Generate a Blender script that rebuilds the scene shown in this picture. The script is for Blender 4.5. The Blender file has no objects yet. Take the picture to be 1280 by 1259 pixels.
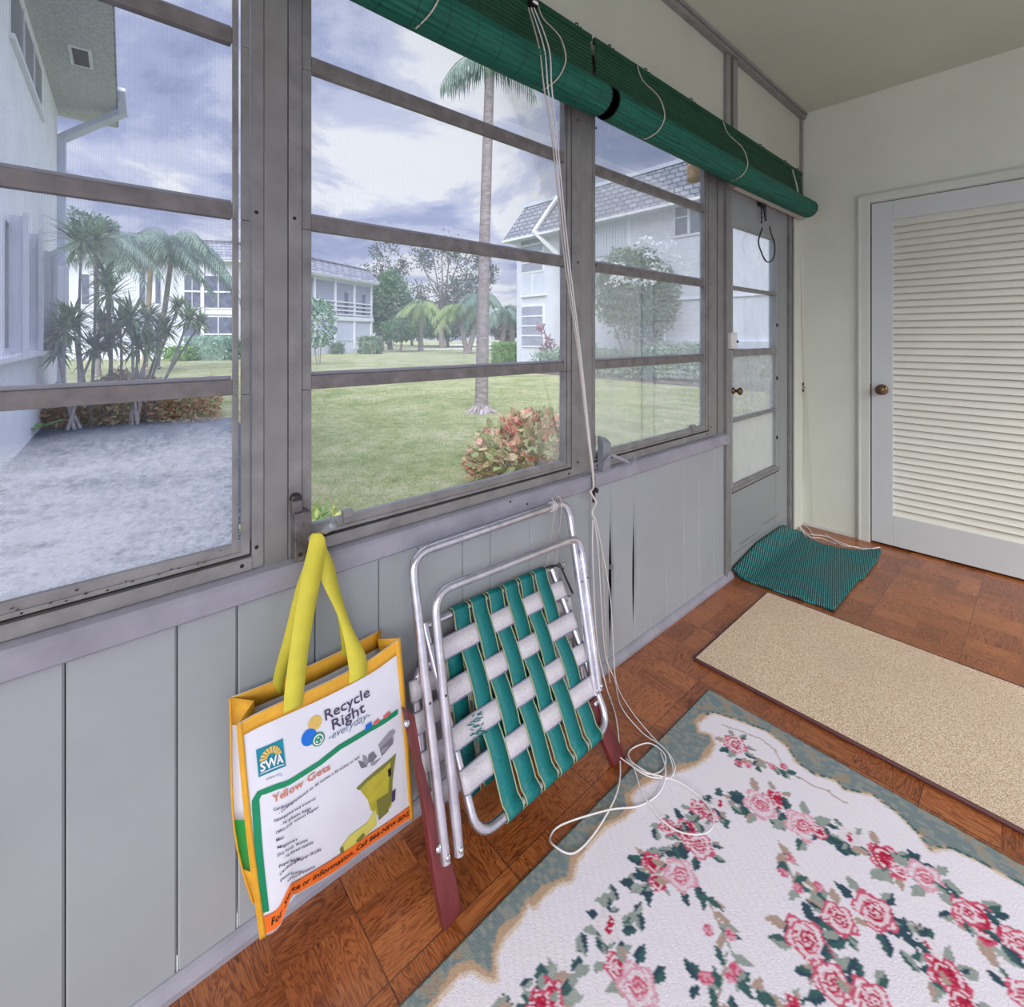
import bpy, bmesh, math, random
from mathutils import Vector, Matrix
random.seed(7)
SC = bpy.context.scene
COL = SC.collection
PI = math.pi
# ------------------------------------------------------------------ survey
# camera stands 1.24 m above the porch floor, 1.11 m from the window wall
FPX, CX, HY, CAMX, CAMZ = 603.0, 640.0, 421.0, 1.11, 1.24
YAW = math.atan2(676.13, 603)
FW = (-math.sin(YAW), math.cos(YAW)); RT = (math.cos(YAW), math.sin(YAW))
def ray(px, py):
    r = (px-CX)/FPX; u = (HY-py)/FPX
    return (FW[0]+r*RT[0], FW[1]+r*RT[1], u)
def onx(px, py, x=0.):
    d = ray(px, py); t = (x-CAMX)/d[0]; return Vector((x, t*d[1], CAMZ+t*d[2]))
def ony(px, py, y):
    d = ray(px, py); t = y/d[1]; return Vector((CAMX+t*d[0], y, CAMZ+t*d[2]))
def onz(px, py, z=0.):
    d = ray(px, py); t = (z-CAMZ)/d[2]; return Vector((CAMX+t*d[0], t*d[1], z))
def ondep(px, py, t):
    d = ray(px, py); return Vector((CAMX+t*d[0], t*d[1], CAMZ+t*d[2]))
def onplane(px, py, p0, n):
    d = Vector(ray(px, py)); o = Vector((CAMX, 0, CAMZ)); n = Vector(n)
    return o+d*((Vector(p0)-o).dot(n)/d.dot(n))
G = -0.15      # lawn level
# ------------------------------------------------------------------ materials
def lin(c):
    return tuple(((v/255)/12.92 if v/255 <= .04045 else ((v/255+.055)/1.055)**2.4) for v in c[:3])+(1,)
class NT:
    def __init__(s, name):
        s.m = bpy.data.materials.new(name); s.m.use_nodes = True
        s.t = s.m.node_tree; s.n = s.t.nodes; s.n.clear()
        s.out = s.n.new('ShaderNodeOutputMaterial')
    def node(s, typ, **kw):
        nd = s.n.new(typ)
        for k, v in kw.items():
            if k == 'inp':
                for a, b in v.items(): nd.inputs[a].default_value = b
            else: setattr(nd, k, v)
        return nd
    def link(s, a, b): s.t.links.new(a, b)
    def co(s, scale=(1, 1, 1), kind='Object', rot=(0, 0, 0), loc=(0, 0, 0)):
        tc = s.node('ShaderNodeTexCoord'); mp = s.node('ShaderNodeMapping')
        mp.inputs['Scale'].default_value = scale; mp.inputs['Rotation'].default_value = rot; mp.inputs['Location'].default_value = loc
        s.link(tc.outputs[kind], mp.inputs[0]); return mp.outputs[0]
    def noise(s, vec, scale=5, detail=4, rough=.5, dist=0):
        nd = s.node('ShaderNodeTexNoise', inp={'Scale': scale, 'Detail': detail, 'Roughness': rough, 'Distortion': dist})
        s.link(vec, nd.inputs['Vector']); return nd.outputs['Fac']
    def ramp(s, fac, stops, interp='LINEAR'):
        nd = s.node('ShaderNodeValToRGB'); cr = nd.color_ramp; cr.interpolation = interp
        while len(cr.elements) < len(stops): cr.elements.new(.5)
        for e, (p, c) in zip(cr.elements, stops):
            e.position = p; e.color = c if len(c) == 4 else lin(c)
        s.link(fac, nd.inputs[0]); return nd.outputs['Color']
    def math(s, op, a, b=None, clamp=False):
        nd = s.node('ShaderNodeMath', operation=op, use_clamp=clamp)
        for i, v in enumerate((a, b)):
            if v is None: continue
            if isinstance(v, (int, float)): nd.inputs[i].default_value = v
            else: s.link(v, nd.inputs[i])
        return nd.outputs[0]
    def mix(s, fac, a, b, mode='MIX'):
        nd = s.node('ShaderNodeMix', data_type='RGBA', blend_type=mode)
        for i, v in ((0, fac), (6, a), (7, b)):
            if isinstance(v, (int, float)): nd.inputs[i].default_value = v
            elif isinstance(v, tuple): nd.inputs[i].default_value = v if len(v) == 4 else lin(v)
            else: s.link(v, nd.inputs[i])
        return nd.outputs[2]
    def bump(s, h, dist=.002, strength=1):
        nd = s.node('ShaderNodeBump', inp={'Distance': dist, 'Strength': strength}); s.link(h, nd.inputs['Height']); return nd.outputs[0]
    def bsdf(s, color, rough=.6, metal=0, spec=.5, normal=None, **kw):
        b = s.node('ShaderNodeBsdfPrincipled')
        for k, v in (('Base Color', color), ('Roughness', rough), ('Metallic', metal), ('Specular IOR Level', spec)):
            if isinstance(v, (int, float)): b.inputs[k].default_value = v
            elif isinstance(v, tuple): b.inputs[k].default_value = v if len(v) == 4 else lin(v)
            else: s.link(v, b.inputs[k])
        for k, v in kw.items(): b.inputs[k.replace('_', ' ')].default_value = v
        if normal is not None: s.link(normal, b.inputs['Normal'])
        return b
    def done(s, shader):
        s.link(shader.outputs[0] if hasattr(shader, 'outputs') else shader, s.out.inputs['Surface']); return s.m
M = {}
def paint(key, c, rough=.55, metal=0, var=.06, scale=8, bumpd=0, bscale=60, spec=.5, stretch=(1, 1, 1)):
    s = NT(key); v = s.co(stretch); f = s.noise(v, scale, 5, .6)
    dark = tuple(max(0, k*(1-var)) for k in c); lite = tuple(min(255, k*(1+var)) for k in c)
    col = s.ramp(f, [(.3, dark), (.7, lite)])
    nrm = s.bump(s.noise(v, bscale, 3), bumpd) if bumpd else None
    M[key] = s.done(s.bsdf(col, rough, metal, spec, nrm)); return M[key]
paint('panel_paint', (161, 166, 172), .5, var=.03, scale=3, bumpd=.0006, bscale=30)
paint('upper_panel', (184, 185, 173), .5, var=.02, scale=3)
paint('wall_paint', (212, 217, 206), .6, var=.025, scale=2, bumpd=.0004, bscale=120)
paint('ceiling_paint', (186, 192, 178), .7, var=.02, scale=2)
paint('frame_metal', (138, 137, 138), .42, .3, var=.10, scale=14, bumpd=.0003)
paint('post_metal', (138, 137, 137), .42, .2, var=.06, scale=10)
paint('muntin_metal', (122, 117, 118), .45, .3, var=.14, scale=20, bumpd=.0004)
paint('sill_paint', (150, 149, 162), .45, var=.07, scale=9)
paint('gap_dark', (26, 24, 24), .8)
paint('rust_dark', (40, 32, 30), .8, var=.4, scale=60)
paint('door_paint', (148, 152, 155), .45, var=.02, scale=3)
paint('casing_paint', (206, 209, 204), .45, var=.02, scale=3)
paint('door2_paint', (200, 205, 208), .4, var=.015, scale=3)
paint('louvre_paint', (226, 226, 216), .45, var=.02, scale=3)
paint('white_plastic', (225, 226, 228), .4)
paint('brass', (112, 90, 68), .3, .8, var=.2, scale=40)
paint('chrome', (225, 225, 232), .22, .95, var=.05, scale=30)
paint('aluminium', (214, 212, 222), .27, .9, var=.08, scale=25)
paint('steel_dark', (70, 68, 70), .4, .8, var=.3, scale=50)
paint('redwood', (98, 40, 42), .42, var=.22, scale=7, bumpd=.0005, stretch=(4, 4, 1))
paint('cord_white', (226, 222, 224), .7, var=.05, scale=200)
paint('cord_beige', (196, 188, 176), .7, var=.08, scale=200)
paint('crank_grey', (150, 154, 164), .4, .3)
paint('crank_dark', (112, 106, 108), .45, .4, var=.25, scale=30)
paint('bag_yellow', (226, 168, 50), .6, var=.05, scale=20, bumpd=.0004, bscale=300)
paint('strap_yellow', (208, 198, 66), .65, var=.05, scale=15, bumpd=.0006, bscale=200)
paint('bag_white', (226, 228, 240), .38, var=.02, scale=6, bumpd=.0015, bscale=14)
paint('print_purple', (70, 62, 96), .5); paint('print_text', (52, 54, 84), .5)
paint('print_green', (10, 138, 96), .45); paint('print_orange', (238, 116, 48), .45)
paint('print_black', (30, 24, 24), .5); paint('print_red', (200, 130, 112), .5)
paint('print_teal', (0, 134, 158), .45); paint('print_blue', (10, 110, 214), .45)
paint('print_gold', (222, 186, 96), .45); paint('print_white', (232, 234, 240), .45)
paint('print_greyblue', (110, 132, 160), .5); paint('print_grey', (150, 150, 160), .5); paint('print_grey_dark', (118, 118, 130), .5)
paint('print_olive', (176, 168, 60), .5, var=.14, scale=14); paint('print_olive_dark', (120, 122, 62), .5)
paint('print_lime', (212, 206, 104), .5); paint('print_pink', (214, 92, 104), .5); paint('print_leafgreen', (20, 150, 60), .45)
paint('mat_binding', (88, 52, 54), .7)
paint('rubber_black', (22, 22, 22), .8)
paint('soffit', (176, 178, 178), .9, var=.12, scale=25, bumpd=.006, bscale=40)
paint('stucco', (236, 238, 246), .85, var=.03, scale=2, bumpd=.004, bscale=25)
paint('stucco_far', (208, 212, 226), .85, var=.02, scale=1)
paint('siding', (196, 204, 222), .7, var=.03, scale=2)
paint('trim_white', (226, 228, 236), .6, var=.02)
paint('shutter_grey', (226, 230, 240), .55, var=.03, scale=3)
paint('dark_window', (92, 98, 116), .15, var=.25, scale=3)
paint('window_blind', (150, 156, 176), .5, var=.06, scale=4)
paint('road', (222, 220, 222), .9, var=.03)
paint('concrete', (150, 148, 150), .9, var=.15, scale=6)
paint('trunk_grey', (132, 124, 124), .85, var=.22, scale=9, bumpd=.01, bscale=10, stretch=(1, 1, 3))
paint('trunk_tan', (190, 170, 140), .85, var=.15, scale=9)
paint('bark', (134, 124, 118), .9, var=.25, scale=14, bumpd=.006, bscale=30)
paint('stem_pale', (176, 168, 166), .85, var=.15, scale=14)
paint('root_grey', (170, 160, 168), .95, var=.3, scale=40, bumpd=.01, bscale=50)
paint('header_white', (176, 174, 166), .5, var=.03)
paint('lamp_amber', (226, 186, 140), .25, var=.12, scale=12)

def leafmat(key, a, b, c=None, rough=.5, scale=1.2, trans=.3):
    s = NT(key); v = s.co((1, 1, 1)); f = s.noise(v, scale, 3, .7)
    f2 = s.noise(v, scale*9, 2, .5)
    fm = s.math('ADD', s.math('MULTIPLY', f, .4), s.math('MULTIPLY', f2, .6))
    st = [(.36, a), (.62, b)] if c is None else [(.36, a), (.5, b), (.62, c)]
    col = s.ramp(fm, st)
    b1 = s.bsdf(col, rough, 0, .35); tr = s.node('ShaderNodeBsdfTranslucent'); s.link(col, tr.inputs[0])
    mx = s.node('ShaderNodeMixShader', inp={0: trans}); s.link(b1.outputs[0], mx.inputs[1]); s.link(tr.outputs[0], mx.inputs[2])
    M[key] = s.done(mx)
leafmat('leaf_palm', (78, 104, 92), (138, 160, 146))
leafmat('leaf_palm_far', (92, 122, 84), (160, 176, 110))
leafmat('leaf_dracaena', (84, 128, 84), (168, 190, 132))
leafmat('leaf_dark', (62, 96, 66), (118, 150, 100))
leafmat('leaf_mid', (66, 102, 74), (124, 156, 112))
leafmat('leaf_airy', (72, 88, 84), (120, 130, 120))
leafmat('leaf_shrub', (108, 150, 128), (176, 204, 184), scale=2)
leafmat('leaf_hedge', (92, 116, 96), (152, 172, 146), scale=2)
leafmat('leaf_hedge_green', (96, 140, 72), (156, 190, 116), scale=2)
leafmat('leaf_croton_red', (164, 84, 78), (206, 146, 126), (208, 188, 148), scale=5)
leafmat('leaf_croton_pale', (128, 136, 92), (206, 186, 140), (226, 204, 190), scale=6)
leafmat('leaf_croton_green', (92, 130, 92), (160, 176, 112), (190, 150, 140), scale=6)
leafmat('leaf_redbed', (176, 106, 84), (206, 150, 126), (150, 150, 104), scale=3)
leafmat('leaf_lime', (180, 190, 90), (232, 232, 160), scale=6)
leafmat('leaf_maroon', (132, 96, 112), (168, 128, 138), scale=5)
leafmat('blossom', (226, 232, 236), (244, 246, 248), scale=4)
leafmat('grass_tuft', (128, 150, 94), (180, 192, 128), scale=3)

def glass(key, grime=0., gcol=(220, 226, 240), scale=6, stretch=(1, 1, 1), lo=.45, hi=.7, base=.0, refl=1.0, fine=0, clear_top=0):
    s = NT(key); tp = s.node('ShaderNodeBsdfTransparent', inp={'Color': (.97, .98, .99, 1)})
    gl = s.node('ShaderNodeBsdfGlossy', inp={'Roughness': .02, 'Color': (1, 1, 1, 1)})
    fr = s.node('ShaderNodeFresnel', inp={'IOR': 1.35})
    m1 = s.node('ShaderNodeMixShader'); s.link(s.math('MULTIPLY', fr.outputs[0], .55*refl), m1.inputs[0]); s.link(tp.outputs[0], m1.inputs[1]); s.link(gl.outputs[0], m1.inputs[2])
    sh = m1
    if grime or base:
        df = s.node('ShaderNodeBsdfDiffuse', inp={'Color': lin(gcol)}); tr = s.node('ShaderNodeBsdfTranslucent', inp={'Color': lin(gcol)})
        m2 = s.node('ShaderNodeMixShader', inp={0: .7}); s.link(df.outputs[0], m2.inputs[1]); s.link(tr.outputs[0], m2.inputs[2])
        v = s.co(stretch); f = s.noise(v, scale, 8, .72, .6); f2 = s.noise(s.co((1, 1, 1)), 2.2, 3, .6)
        k = s.math('ADD', s.math('MULTIPLY', f, .65), s.math('MULTIPLY', f2, .35))
        if fine: k = s.math('ADD', s.math('MULTIPLY', s.math('ADD', s.math('MULTIPLY', k, .7), s.math('MULTIPLY', s.noise(s.co((1, .28, 2.4), rot=(-.35, 0, 0)), 5.5, 3, .6, 1.6), .3)), .62), s.math('MULTIPLY', s.noise(s.co((1, .5, 1), rot=(.5, 0, 0)), fine, 3, .8), .38))
        r = s.ramp(k, [(lo, (0, 0, 0, 1)), (hi, (1, 1, 1, 1))])
        if clear_top:       # wiped clean along the head of the pane
            sz = s.node('ShaderNodeSeparateXYZ'); s.link(s.co(), sz.inputs[0]); gt = s.node('ShaderNodeMapRange', inp={'From Min': clear_top+.05, 'From Max': clear_top-.02}); s.link(s.math('ADD', sz.outputs[2], s.math('MULTIPLY', f2, .06)), gt.inputs[0]); r = s.math('MULTIPLY', r, gt.outputs[0])
            base = s.math('MULTIPLY', gt.outputs[0], base)
        fac = s.math('ADD', s.math('MULTIPLY', r, grime), base, clamp=True)
        m3 = s.node('ShaderNodeMixShader'); s.link(fac, m3.inputs[0]); s.link(m1.outputs[0], m3.inputs[1]); s.link(m2.outputs[0], m3.inputs[2]); sh = m3
    M[key] = s.done(sh)
glass('glass_clear', .0, base=.015)
glass('glass_hazy', .14, base=.03, scale=5, lo=.4, hi=.75)
glass('glass_grimy', .86, base=.26, scale=26, stretch=(1, .5, 1.8), lo=.42, hi=.60, gcol=(236, 238, 246), fine=150, clear_top=1.06)
glass('glass_smudged', .7, base=.20, scale=5, lo=.42, hi=.66, gcol=(228, 228, 226))
glass('glass_milky', .35, base=.62, scale=9, stretch=(1, 1, .4), lo=.4, hi=.7, gcol=(236, 236, 230))
s = NT('insect_screen'); v = s.co((1, 1, 1)); tp = s.node('ShaderNodeBsdfTransparent'); df = s.node('ShaderNodeBsdfDiffuse', inp={'Color': lin((190, 192, 205))})
wv = s.node('ShaderNodeTexWave', bands_direction='Y', inp={'Scale': 90}); s.link(v, wv.inputs[0])
mx = s.node('ShaderNodeMixShader'); s.link(s.math('ADD', s.math('MULTIPLY', wv.outputs['Fac'], .05), .055), mx.inputs[0]); s.link(tp.outputs[0], mx.inputs[1]); s.link(df.outputs[0], mx.inputs[2]); M['insect_screen'] = s.done(mx)

# parquet vinyl tiles: 12 inch tiles of four squares with alternating grain
s = NT('parquet'); tc = s.node('ShaderNodeTexCoord'); sp = s.node('ShaderNodeSeparateXYZ'); s.link(tc.outputs['Object'], sp.inputs[0])
C6 = .1525
cx_ = s.math('DIVIDE', s.math('SUBTRACT', sp.outputs[0], .262), C6); cy_ = s.math('DIVIDE', s.math('SUBTRACT', sp.outputs[1], .440), C6)
ix = s.math('FLOOR', cx_); iy = s.math('FLOOR', cy_)
par = s.math('FLOORED_MODULO', s.math('ADD', ix, iy), 2.0)       # 1 -> grain along y
fx = s.math('FRACT', cx_); fy = s.math('FRACT', cy_)
def sel(a, b):   # par ? a : b
    return s.math('ADD', s.math('MULTIPLY', par, a), s.math('MULTIPLY', s.math('SUBTRACT', 1.0, par), b))
along = sel(sp.outputs[1], sp.outputs[0]); across = sel(sp.outputs[0], sp.outputs[1]); facr = sel(fx, fy)
plank = s.math('FLOOR', s.math('MULTIPLY', facr, 2.0))
cid = s.math('ADD', s.math('ADD', s.math('MULTIPLY', ix, 7.31), s.math('MULTIPLY', iy, 3.77)), s.math('MULTIPLY', plank, 1.9))
cmb = s.node('ShaderNodeCombineXYZ'); s.link(s.math('MULTIPLY', along, 6.0), cmb.inputs[0]); s.link(s.math('MULTIPLY', across, 34.0), cmb.inputs[1]); s.link(cid, cmb.inputs[2])
g1 = s.noise(cmb.outputs[0], 1.0, 3, .55, 1.2)
rings = s.math('ABSOLUTE', s.math('SINE', s.math('MULTIPLY', g1, 30.0)))
cmb2 = s.node('ShaderNodeCombineXYZ'); s.link(s.math('MULTIPLY', along, 30.0), cmb2.inputs[0]); s.link(s.math('MULTIPLY', across, 420.0), cmb2.inputs[1]); s.link(cid, cmb2.inputs[2])
g2 = s.noise(cmb2.outputs[0], 1.0, 3, .6)
wn = s.node('ShaderNodeTexWhiteNoise', noise_dimensions='1D'); s.link(cid, wn.inputs['W'])
gr = s.math('ADD', s.math('ADD', s.math('MULTIPLY', rings, .30), s.math('MULTIPLY', g2, .55)), s.math('MULTIPLY', wn.outputs['Value'], .22))
colr = s.ramp(gr, [(.25, (82, 36, 10)), (.5, (136, 70, 28)), (.8, (182, 110, 60))])
def seam(fr, w):
    a = s.math('ABSOLUTE', s.math('SUBTRACT', fr, .5)); return s.math('GREATER_THAN', a, .5-w)
tx = s.math('FRACT', s.math('DIVIDE', s.math('SUBTRACT', sp.outputs[0], .262), C6*2)); ty = s.math('FRACT', s.math('DIVIDE', s.math('SUBTRACT', sp.outputs[1], .440), C6*2))
smb = s.math('MAXIMUM', seam(tx, .0035), seam(ty, .0035)); sms = s.math('MAXIMUM', seam(fx, .004), seam(fy, .004))
col2 = s.mix(s.math('MULTIPLY', sms, .35), colr, (70, 36, 22)); col3 = s.mix(s.math('MULTIPLY', smb, .75), col2, (38, 22, 18))
rr = s.math('ADD', s.math('MULTIPLY', g1, .25), .20)
nrm = s.bump(s.math('SUBTRACT', gr, s.math('MULTIPLY', smb, .8)), .0006)
M['parquet'] = s.done(s.bsdf(col3, rr, 0, .8, nrm, Coat_Weight=.32, Coat_Roughness=.28))

s = NT('tan_carpet'); v = s.co(); f = s.noise(v, 420, 2, .7); f2 = s.noise(v, 1.7, 3, .6)
c1 = s.ramp(f, [(.37, (166, 132, 98)), (.5, (240, 208, 172)), (.62, (255, 246, 228))]); c2 = s.mix(s.ramp(f2, [(.4, (0, 0, 0, 1)), (.7, (.35, .35, .35, 1))]), c1, (205, 176, 160))
M['tan_carpet'] = s.done(s.bsdf(c2, .95, 0, .1, s.bump(f, .004)))
s = NT('teal_mat'); v = s.co(); wv = s.node('ShaderNodeTexWave', bands_direction='X', inp={'Scale': 36, 'Distortion': .8, 'Detail': 1, 'Detail Scale': 3}); s.link(s.co(rot=(0, 0, -.25)), wv.inputs[0])
w2_ = s.node('ShaderNodeTexWave', bands_direction='Y', inp={'Scale': 55, 'Distortion': 2.5, 'Detail': 1}); s.link(s.co(), w2_.inputs[0])
f = s.noise(s.co(), 60, 2, .6); k = s.math('ADD', s.math('ADD', s.math('MULTIPLY', wv.outputs['Fac'], .5), s.math('MULTIPLY', w2_.outputs['Fac'], .3)), s.math('MULTIPLY', f, .3))
M['teal_mat'] = s.done(s.bsdf(s.ramp(k, [(.38, (0, 14, 18)), (.56, (0, 66, 72)), (.74, (30, 150, 152)), (.9, (90, 200, 198))]), .45, 0, .5, s.bump(k, .006)))  # paler stops paint highlights onto the ribs
def blindmat(key, a, b):
    s = NT(key); v = s.co((1, 1, 1)); tc = s.node('ShaderNodeSeparateXYZ'); s.link(v, tc.inputs[0])
    st = s.math('GREATER_THAN', s.math('FRACT', s.math('MULTIPLY', tc.outputs[1], 12.0)), .965)
    f = s.noise(s.co((20, 1, 20)), 6, 3)
    col = s.mix(s.math('MULTIPLY', st, .6), s.ramp(f, [(.3, a), (.7, b)]), (8, 40, 30))
    p = s.bsdf(col, .5, 0, .4); tr = s.node('ShaderNodeBsdfTranslucent'); s.link(col, tr.inputs[0])
    mx = s.node('ShaderNodeMixShader', inp={0: .25}); s.link(p.outputs[0], mx.inputs[1]); s.link(tr.outputs[0], mx.inputs[2]); M[key] = s.done(mx)
blindmat('blind_roll', (10, 88, 74), (28, 122, 102)); blindmat('blind_flap', (10, 66, 46), (22, 86, 60))
def web(key, c, c2):
    s = NT(key); v = s.co(); f = s.noise(v, 260, 2); f2 = s.noise(v, 9, 3)
    col = s.mix(s.math('MULTIPLY', f2, .5), s.ramp(f, [(.3, c), (.7, c2)]), c)
    M[key] = s.done(s.bsdf(col, .5, 0, .35, s.bump(f, .0006)))
web('web_teal', (0, 98, 100), (4, 128, 128)); web('web_white', (196, 192, 200), (226, 222, 230)); web('web_edge', (118, 118, 146), (150, 150, 170)); web('web_piping', (150, 160, 120), (180, 188, 150))
# lawn
s = NT('lawn'); v = s.co(); f = s.noise(v, .9, 6, .65); f2 = s.noise(v, 38, 4, .75); f3 = s.noise(v, 5, 4, .6)
k = s.math('ADD', s.math('ADD', s.math('MULTIPLY', f, .35), s.math('MULTIPLY', f2, .4)), s.math('MULTIPLY', f3, .25))
M['lawn'] = s.done(s.bsdf(s.ramp(k, [(.38, (104, 120, 78)), (.47, (148, 158, 112)), (.54, (178, 178, 138)), (.62, (200, 190, 168))]), .95, 0, .1, s.bump(f2, .05)))
s = NT('gravel'); v = s.co(); f = s.noise(v, 26, 6, .8); M['gravel'] = s.done(s.bsdf(s.ramp(f, [(.38, (30, 40, 56)), (.5, (66, 80, 104)), (.64, (120, 134, 156))]), .8, 0, .4, s.bump(f, .02)))
s = NT('mulch'); v = s.co(); f = s.noise(v, 20, 6, .8); M['mulch'] = s.done(s.bsdf(s.ramp(f, [(.38, (70, 62, 66)), (.6, (140, 126, 128))]), .95, 0, .2, s.bump(f, .03)))
s = NT('shingle'); v = s.co(); br = s.node('ShaderNodeTexBrick', inp={'Scale': 1.0, 'Brick Width': .33, 'Row Height': .2, 'Mortar Size': .022, 'Color1': lin((158, 160, 170)), 'Color2': lin((132, 136, 148)), 'Mortar': lin((80, 84, 98))})
sp2 = s.node('ShaderNodeSeparateXYZ'); s.link(v, sp2.inputs[0]); cb = s.node('ShaderNodeCombineXYZ'); s.link(s.math('ADD', sp2.outputs[0], sp2.outputs[1]), cb.inputs[0]); s.link(sp2.outputs[2], cb.inputs[1]); s.link(cb.outputs[0], br.inputs[0])
M['shingle'] = s.done(s.bsdf(br.outputs[0], .9, 0, .2))
s = NT('rug_weave'); at = s.node('ShaderNodeVertexColor', layer_name='weave'); v = s.co(); f = s.noise(v, 300, 2, .6)
c = s.mix(s.math('MULTIPLY', f, .12), at.outputs[0], (150, 140, 140), 'MULTIPLY'); M['rug_weave'] = s.done(s.bsdf(c, .95, 0, .1, s.bump(f, .0015)))

# ------------------------------------------------------------------ mesh builder
class MB:
    def __init__(s): s.v = []; s.f = []; s.mi = []; s.sm = []; s.mats = []
    def mat(s, key):
        if key not in s.mats: s.mats.append(key)
        return s.mats.index(key)
    def add(s, vs, fs, key, smooth=False):
        o = len(s.v); s.v += [tuple(p) for p in vs]; i = s.mat(key)
        for f in fs: s.f.append(tuple(o+k for k in f)); s.mi.append(i); s.sm.append(smooth)
    def box(s, x0, x1, y0, y1, z0, z1, key):
        vs = [(x, y, z) for x in (x0, x1) for y in (y0, y1) for z in (z0, z1)]
        s.add(vs, [(0, 1, 3, 2), (4, 6, 7, 5), (0, 4, 5, 1), (2, 3, 7, 6), (0, 2, 6, 4), (1, 5, 7, 3)], key); return s
    def obox(s, a, b, w, d, up, key):       # beam from a to b, w wide, d deep along up
        a = Vector(a); b = Vector(b); t = (b-a).normalized(); up = Vector(up); sd = t.cross(up).normalized(); u = sd.cross(t).normalized()
        vs = [p+sd*i*w/2+u*j*d/2 for p in (a, b) for i in (-1, 1) for j in (-1, 1)]
        s.add(vs, [(0, 1, 3, 2), (4, 6, 7, 5), (0, 4, 5, 1), (2, 3, 7, 6), (0, 2, 6, 4), (1, 5, 7, 3)], key); return s
    def tube(s, pts, r, key, n=8, caps=True, closed=False):
        pts = [Vector(p) for p in pts]; N = len(pts); rs = r if isinstance(r, (list, tuple)) else [r]*N
        t0 = (pts[1]-pts[0]).normalized(); u = t0.orthogonal().normalized(); vs = []
        for i, p in enumerate(pts):
            t = (pts[min(i+1, N-1)]-pts[max(i-1, 0)])
            t = t.normalized() if t.length > 1e-9 else t0
            u = (u-t*u.dot(t)); u = u.normalized() if u.length > 1e-6 else t.orthogonal().normalized(); w = t.cross(u)
            for k in range(n):
                a = 2*PI*k/n; vs.append(p+(u*math.cos(a)+w*math.sin(a))*rs[i])
        fs = [(i*n+k, i*n+(k+1) % n, (i+1)*n+(k+1) % n, (i+1)*n+k) for i in range(N-1) for k in range(n)]
        s.add(vs, fs, key, True)
        if caps: s.add(vs[:n], [tuple(range(n))[::-1]], key); s.add(vs[-n:], [tuple(range(n))], key)
        return s
    def lathe(s, origin, axis, prof, key, n=20):     # prof: (distance along axis, radius)
        o = Vector(origin); ax = Vector(axis).normalized(); u = ax.orthogonal().normalized(); w = ax.cross(u); vs = []
        for d, r in prof:
            for k in range(n):
                a = 2*PI*k/n; vs.append(o+ax*d+(u*math.cos(a)+w*math.sin(a))*r)
        m = len(prof); fs = [(i*n+k, i*n+(k+1) % n, (i+1)*n+(k+1) % n, (i+1)*n+k) for i in range(m-1) for k in range(n)]
        fs += [tuple(range(n))[::-1], tuple(range((m-1)*n, m*n))]
        s.add(vs, fs, key, True); return s
    def grid(s, rows, key, smooth=True, flip=False):
        m = len(rows); n = len(rows[0]); vs = [p for r in rows for p in r]
        fs = [(i*n+j, i*n+j+1, (i+1)*n+j+1, (i+1)*n+j) for i in range(m-1) for j in range(n-1)]
        if flip: fs = [f[::-1] for f in fs]
        s.add(vs, fs, key, smooth); return s
    def leaf(s, p, d, nrm, L, W, key, droop=.15, seg=2):
        p = Vector(p); d = Vector(d).normalized(); nrm = Vector(nrm); sd = d.cross(nrm)
        sd = sd.normalized() if sd.length > 1e-6 else d.orthogonal().normalized(); up = sd.cross(d)
        if seg <= 1:
            vs = [p, p+d*L*.45+sd*W/2, p+d*L-up*L*droop, p+d*L*.45-sd*W/2]; s.add(vs, [(0, 1, 2, 3)], key); return
        vs = [p]
        for i in range(1, seg):
            t = i/seg; w = W/2*math.sin(PI*min(1, t*.9+.1)); q = p+d*L*t-up*L*droop*t*t; vs += [q+sd*w, q-sd*w]
        vs.append(p+d*L-up*L*droop); fs = [(0, 1, 2)]
        for i in range(seg-2): a = 1+2*i; fs.append((a, a+2, a+3, a+1))
        a = len(vs)-3; fs.append((a, a+2, a+1)); s.add(vs, fs, key)
    def build(s, name, parent=None, bevel=0, solid=0, sub=0, loc=None):
        me = bpy.data.meshes.new(name)
        vs = s.v
        if loc is not None: vs = [(a-loc[0], b-loc[1], c-loc[2]) for a, b, c in s.v]
        me.from_pydata(vs, [], s.f)
        for k in s.mats: me.materials.append(M[k])
        me.polygons.foreach_set('material_index', s.mi); me.polygons.foreach_set('use_smooth', s.sm); me.update()
        o = bpy.data.objects.new(name, me); COL.objects.link(o)
        if loc is not None: o.location = loc
        if solid: md = o.modifiers.new('solid', 'SOLIDIFY'); md.thickness = solid; md.offset = 0
        if sub: md = o.modifiers.new('sub', 'SUBSURF'); md.levels = md.render_levels = sub
        if bevel: md = o.modifiers.new('bevel', 'BEVEL'); md.width = bevel; md.segments = 2; md.limit_method = 'ANGLE'
        if parent is not None:
            o.parent = parent; o.matrix_parent_inverse = Matrix.Translation(-parent.location)
        return o
def thing(name, label=None, cat=None, loc=(0, 0, 0), group=None, kind=None):
    o = bpy.data.objects.new(name, None); COL.objects.link(o); o.location = loc; o.empty_display_size = .1
    return tag(o, label, cat, group, kind)
def tag(o, label=None, cat=None, group=None, kind=None):
    if label: o['label'] = label
    if cat: o['category'] = cat
    if group: o['group'] = group
    if kind: o['kind'] = kind
    return o
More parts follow.
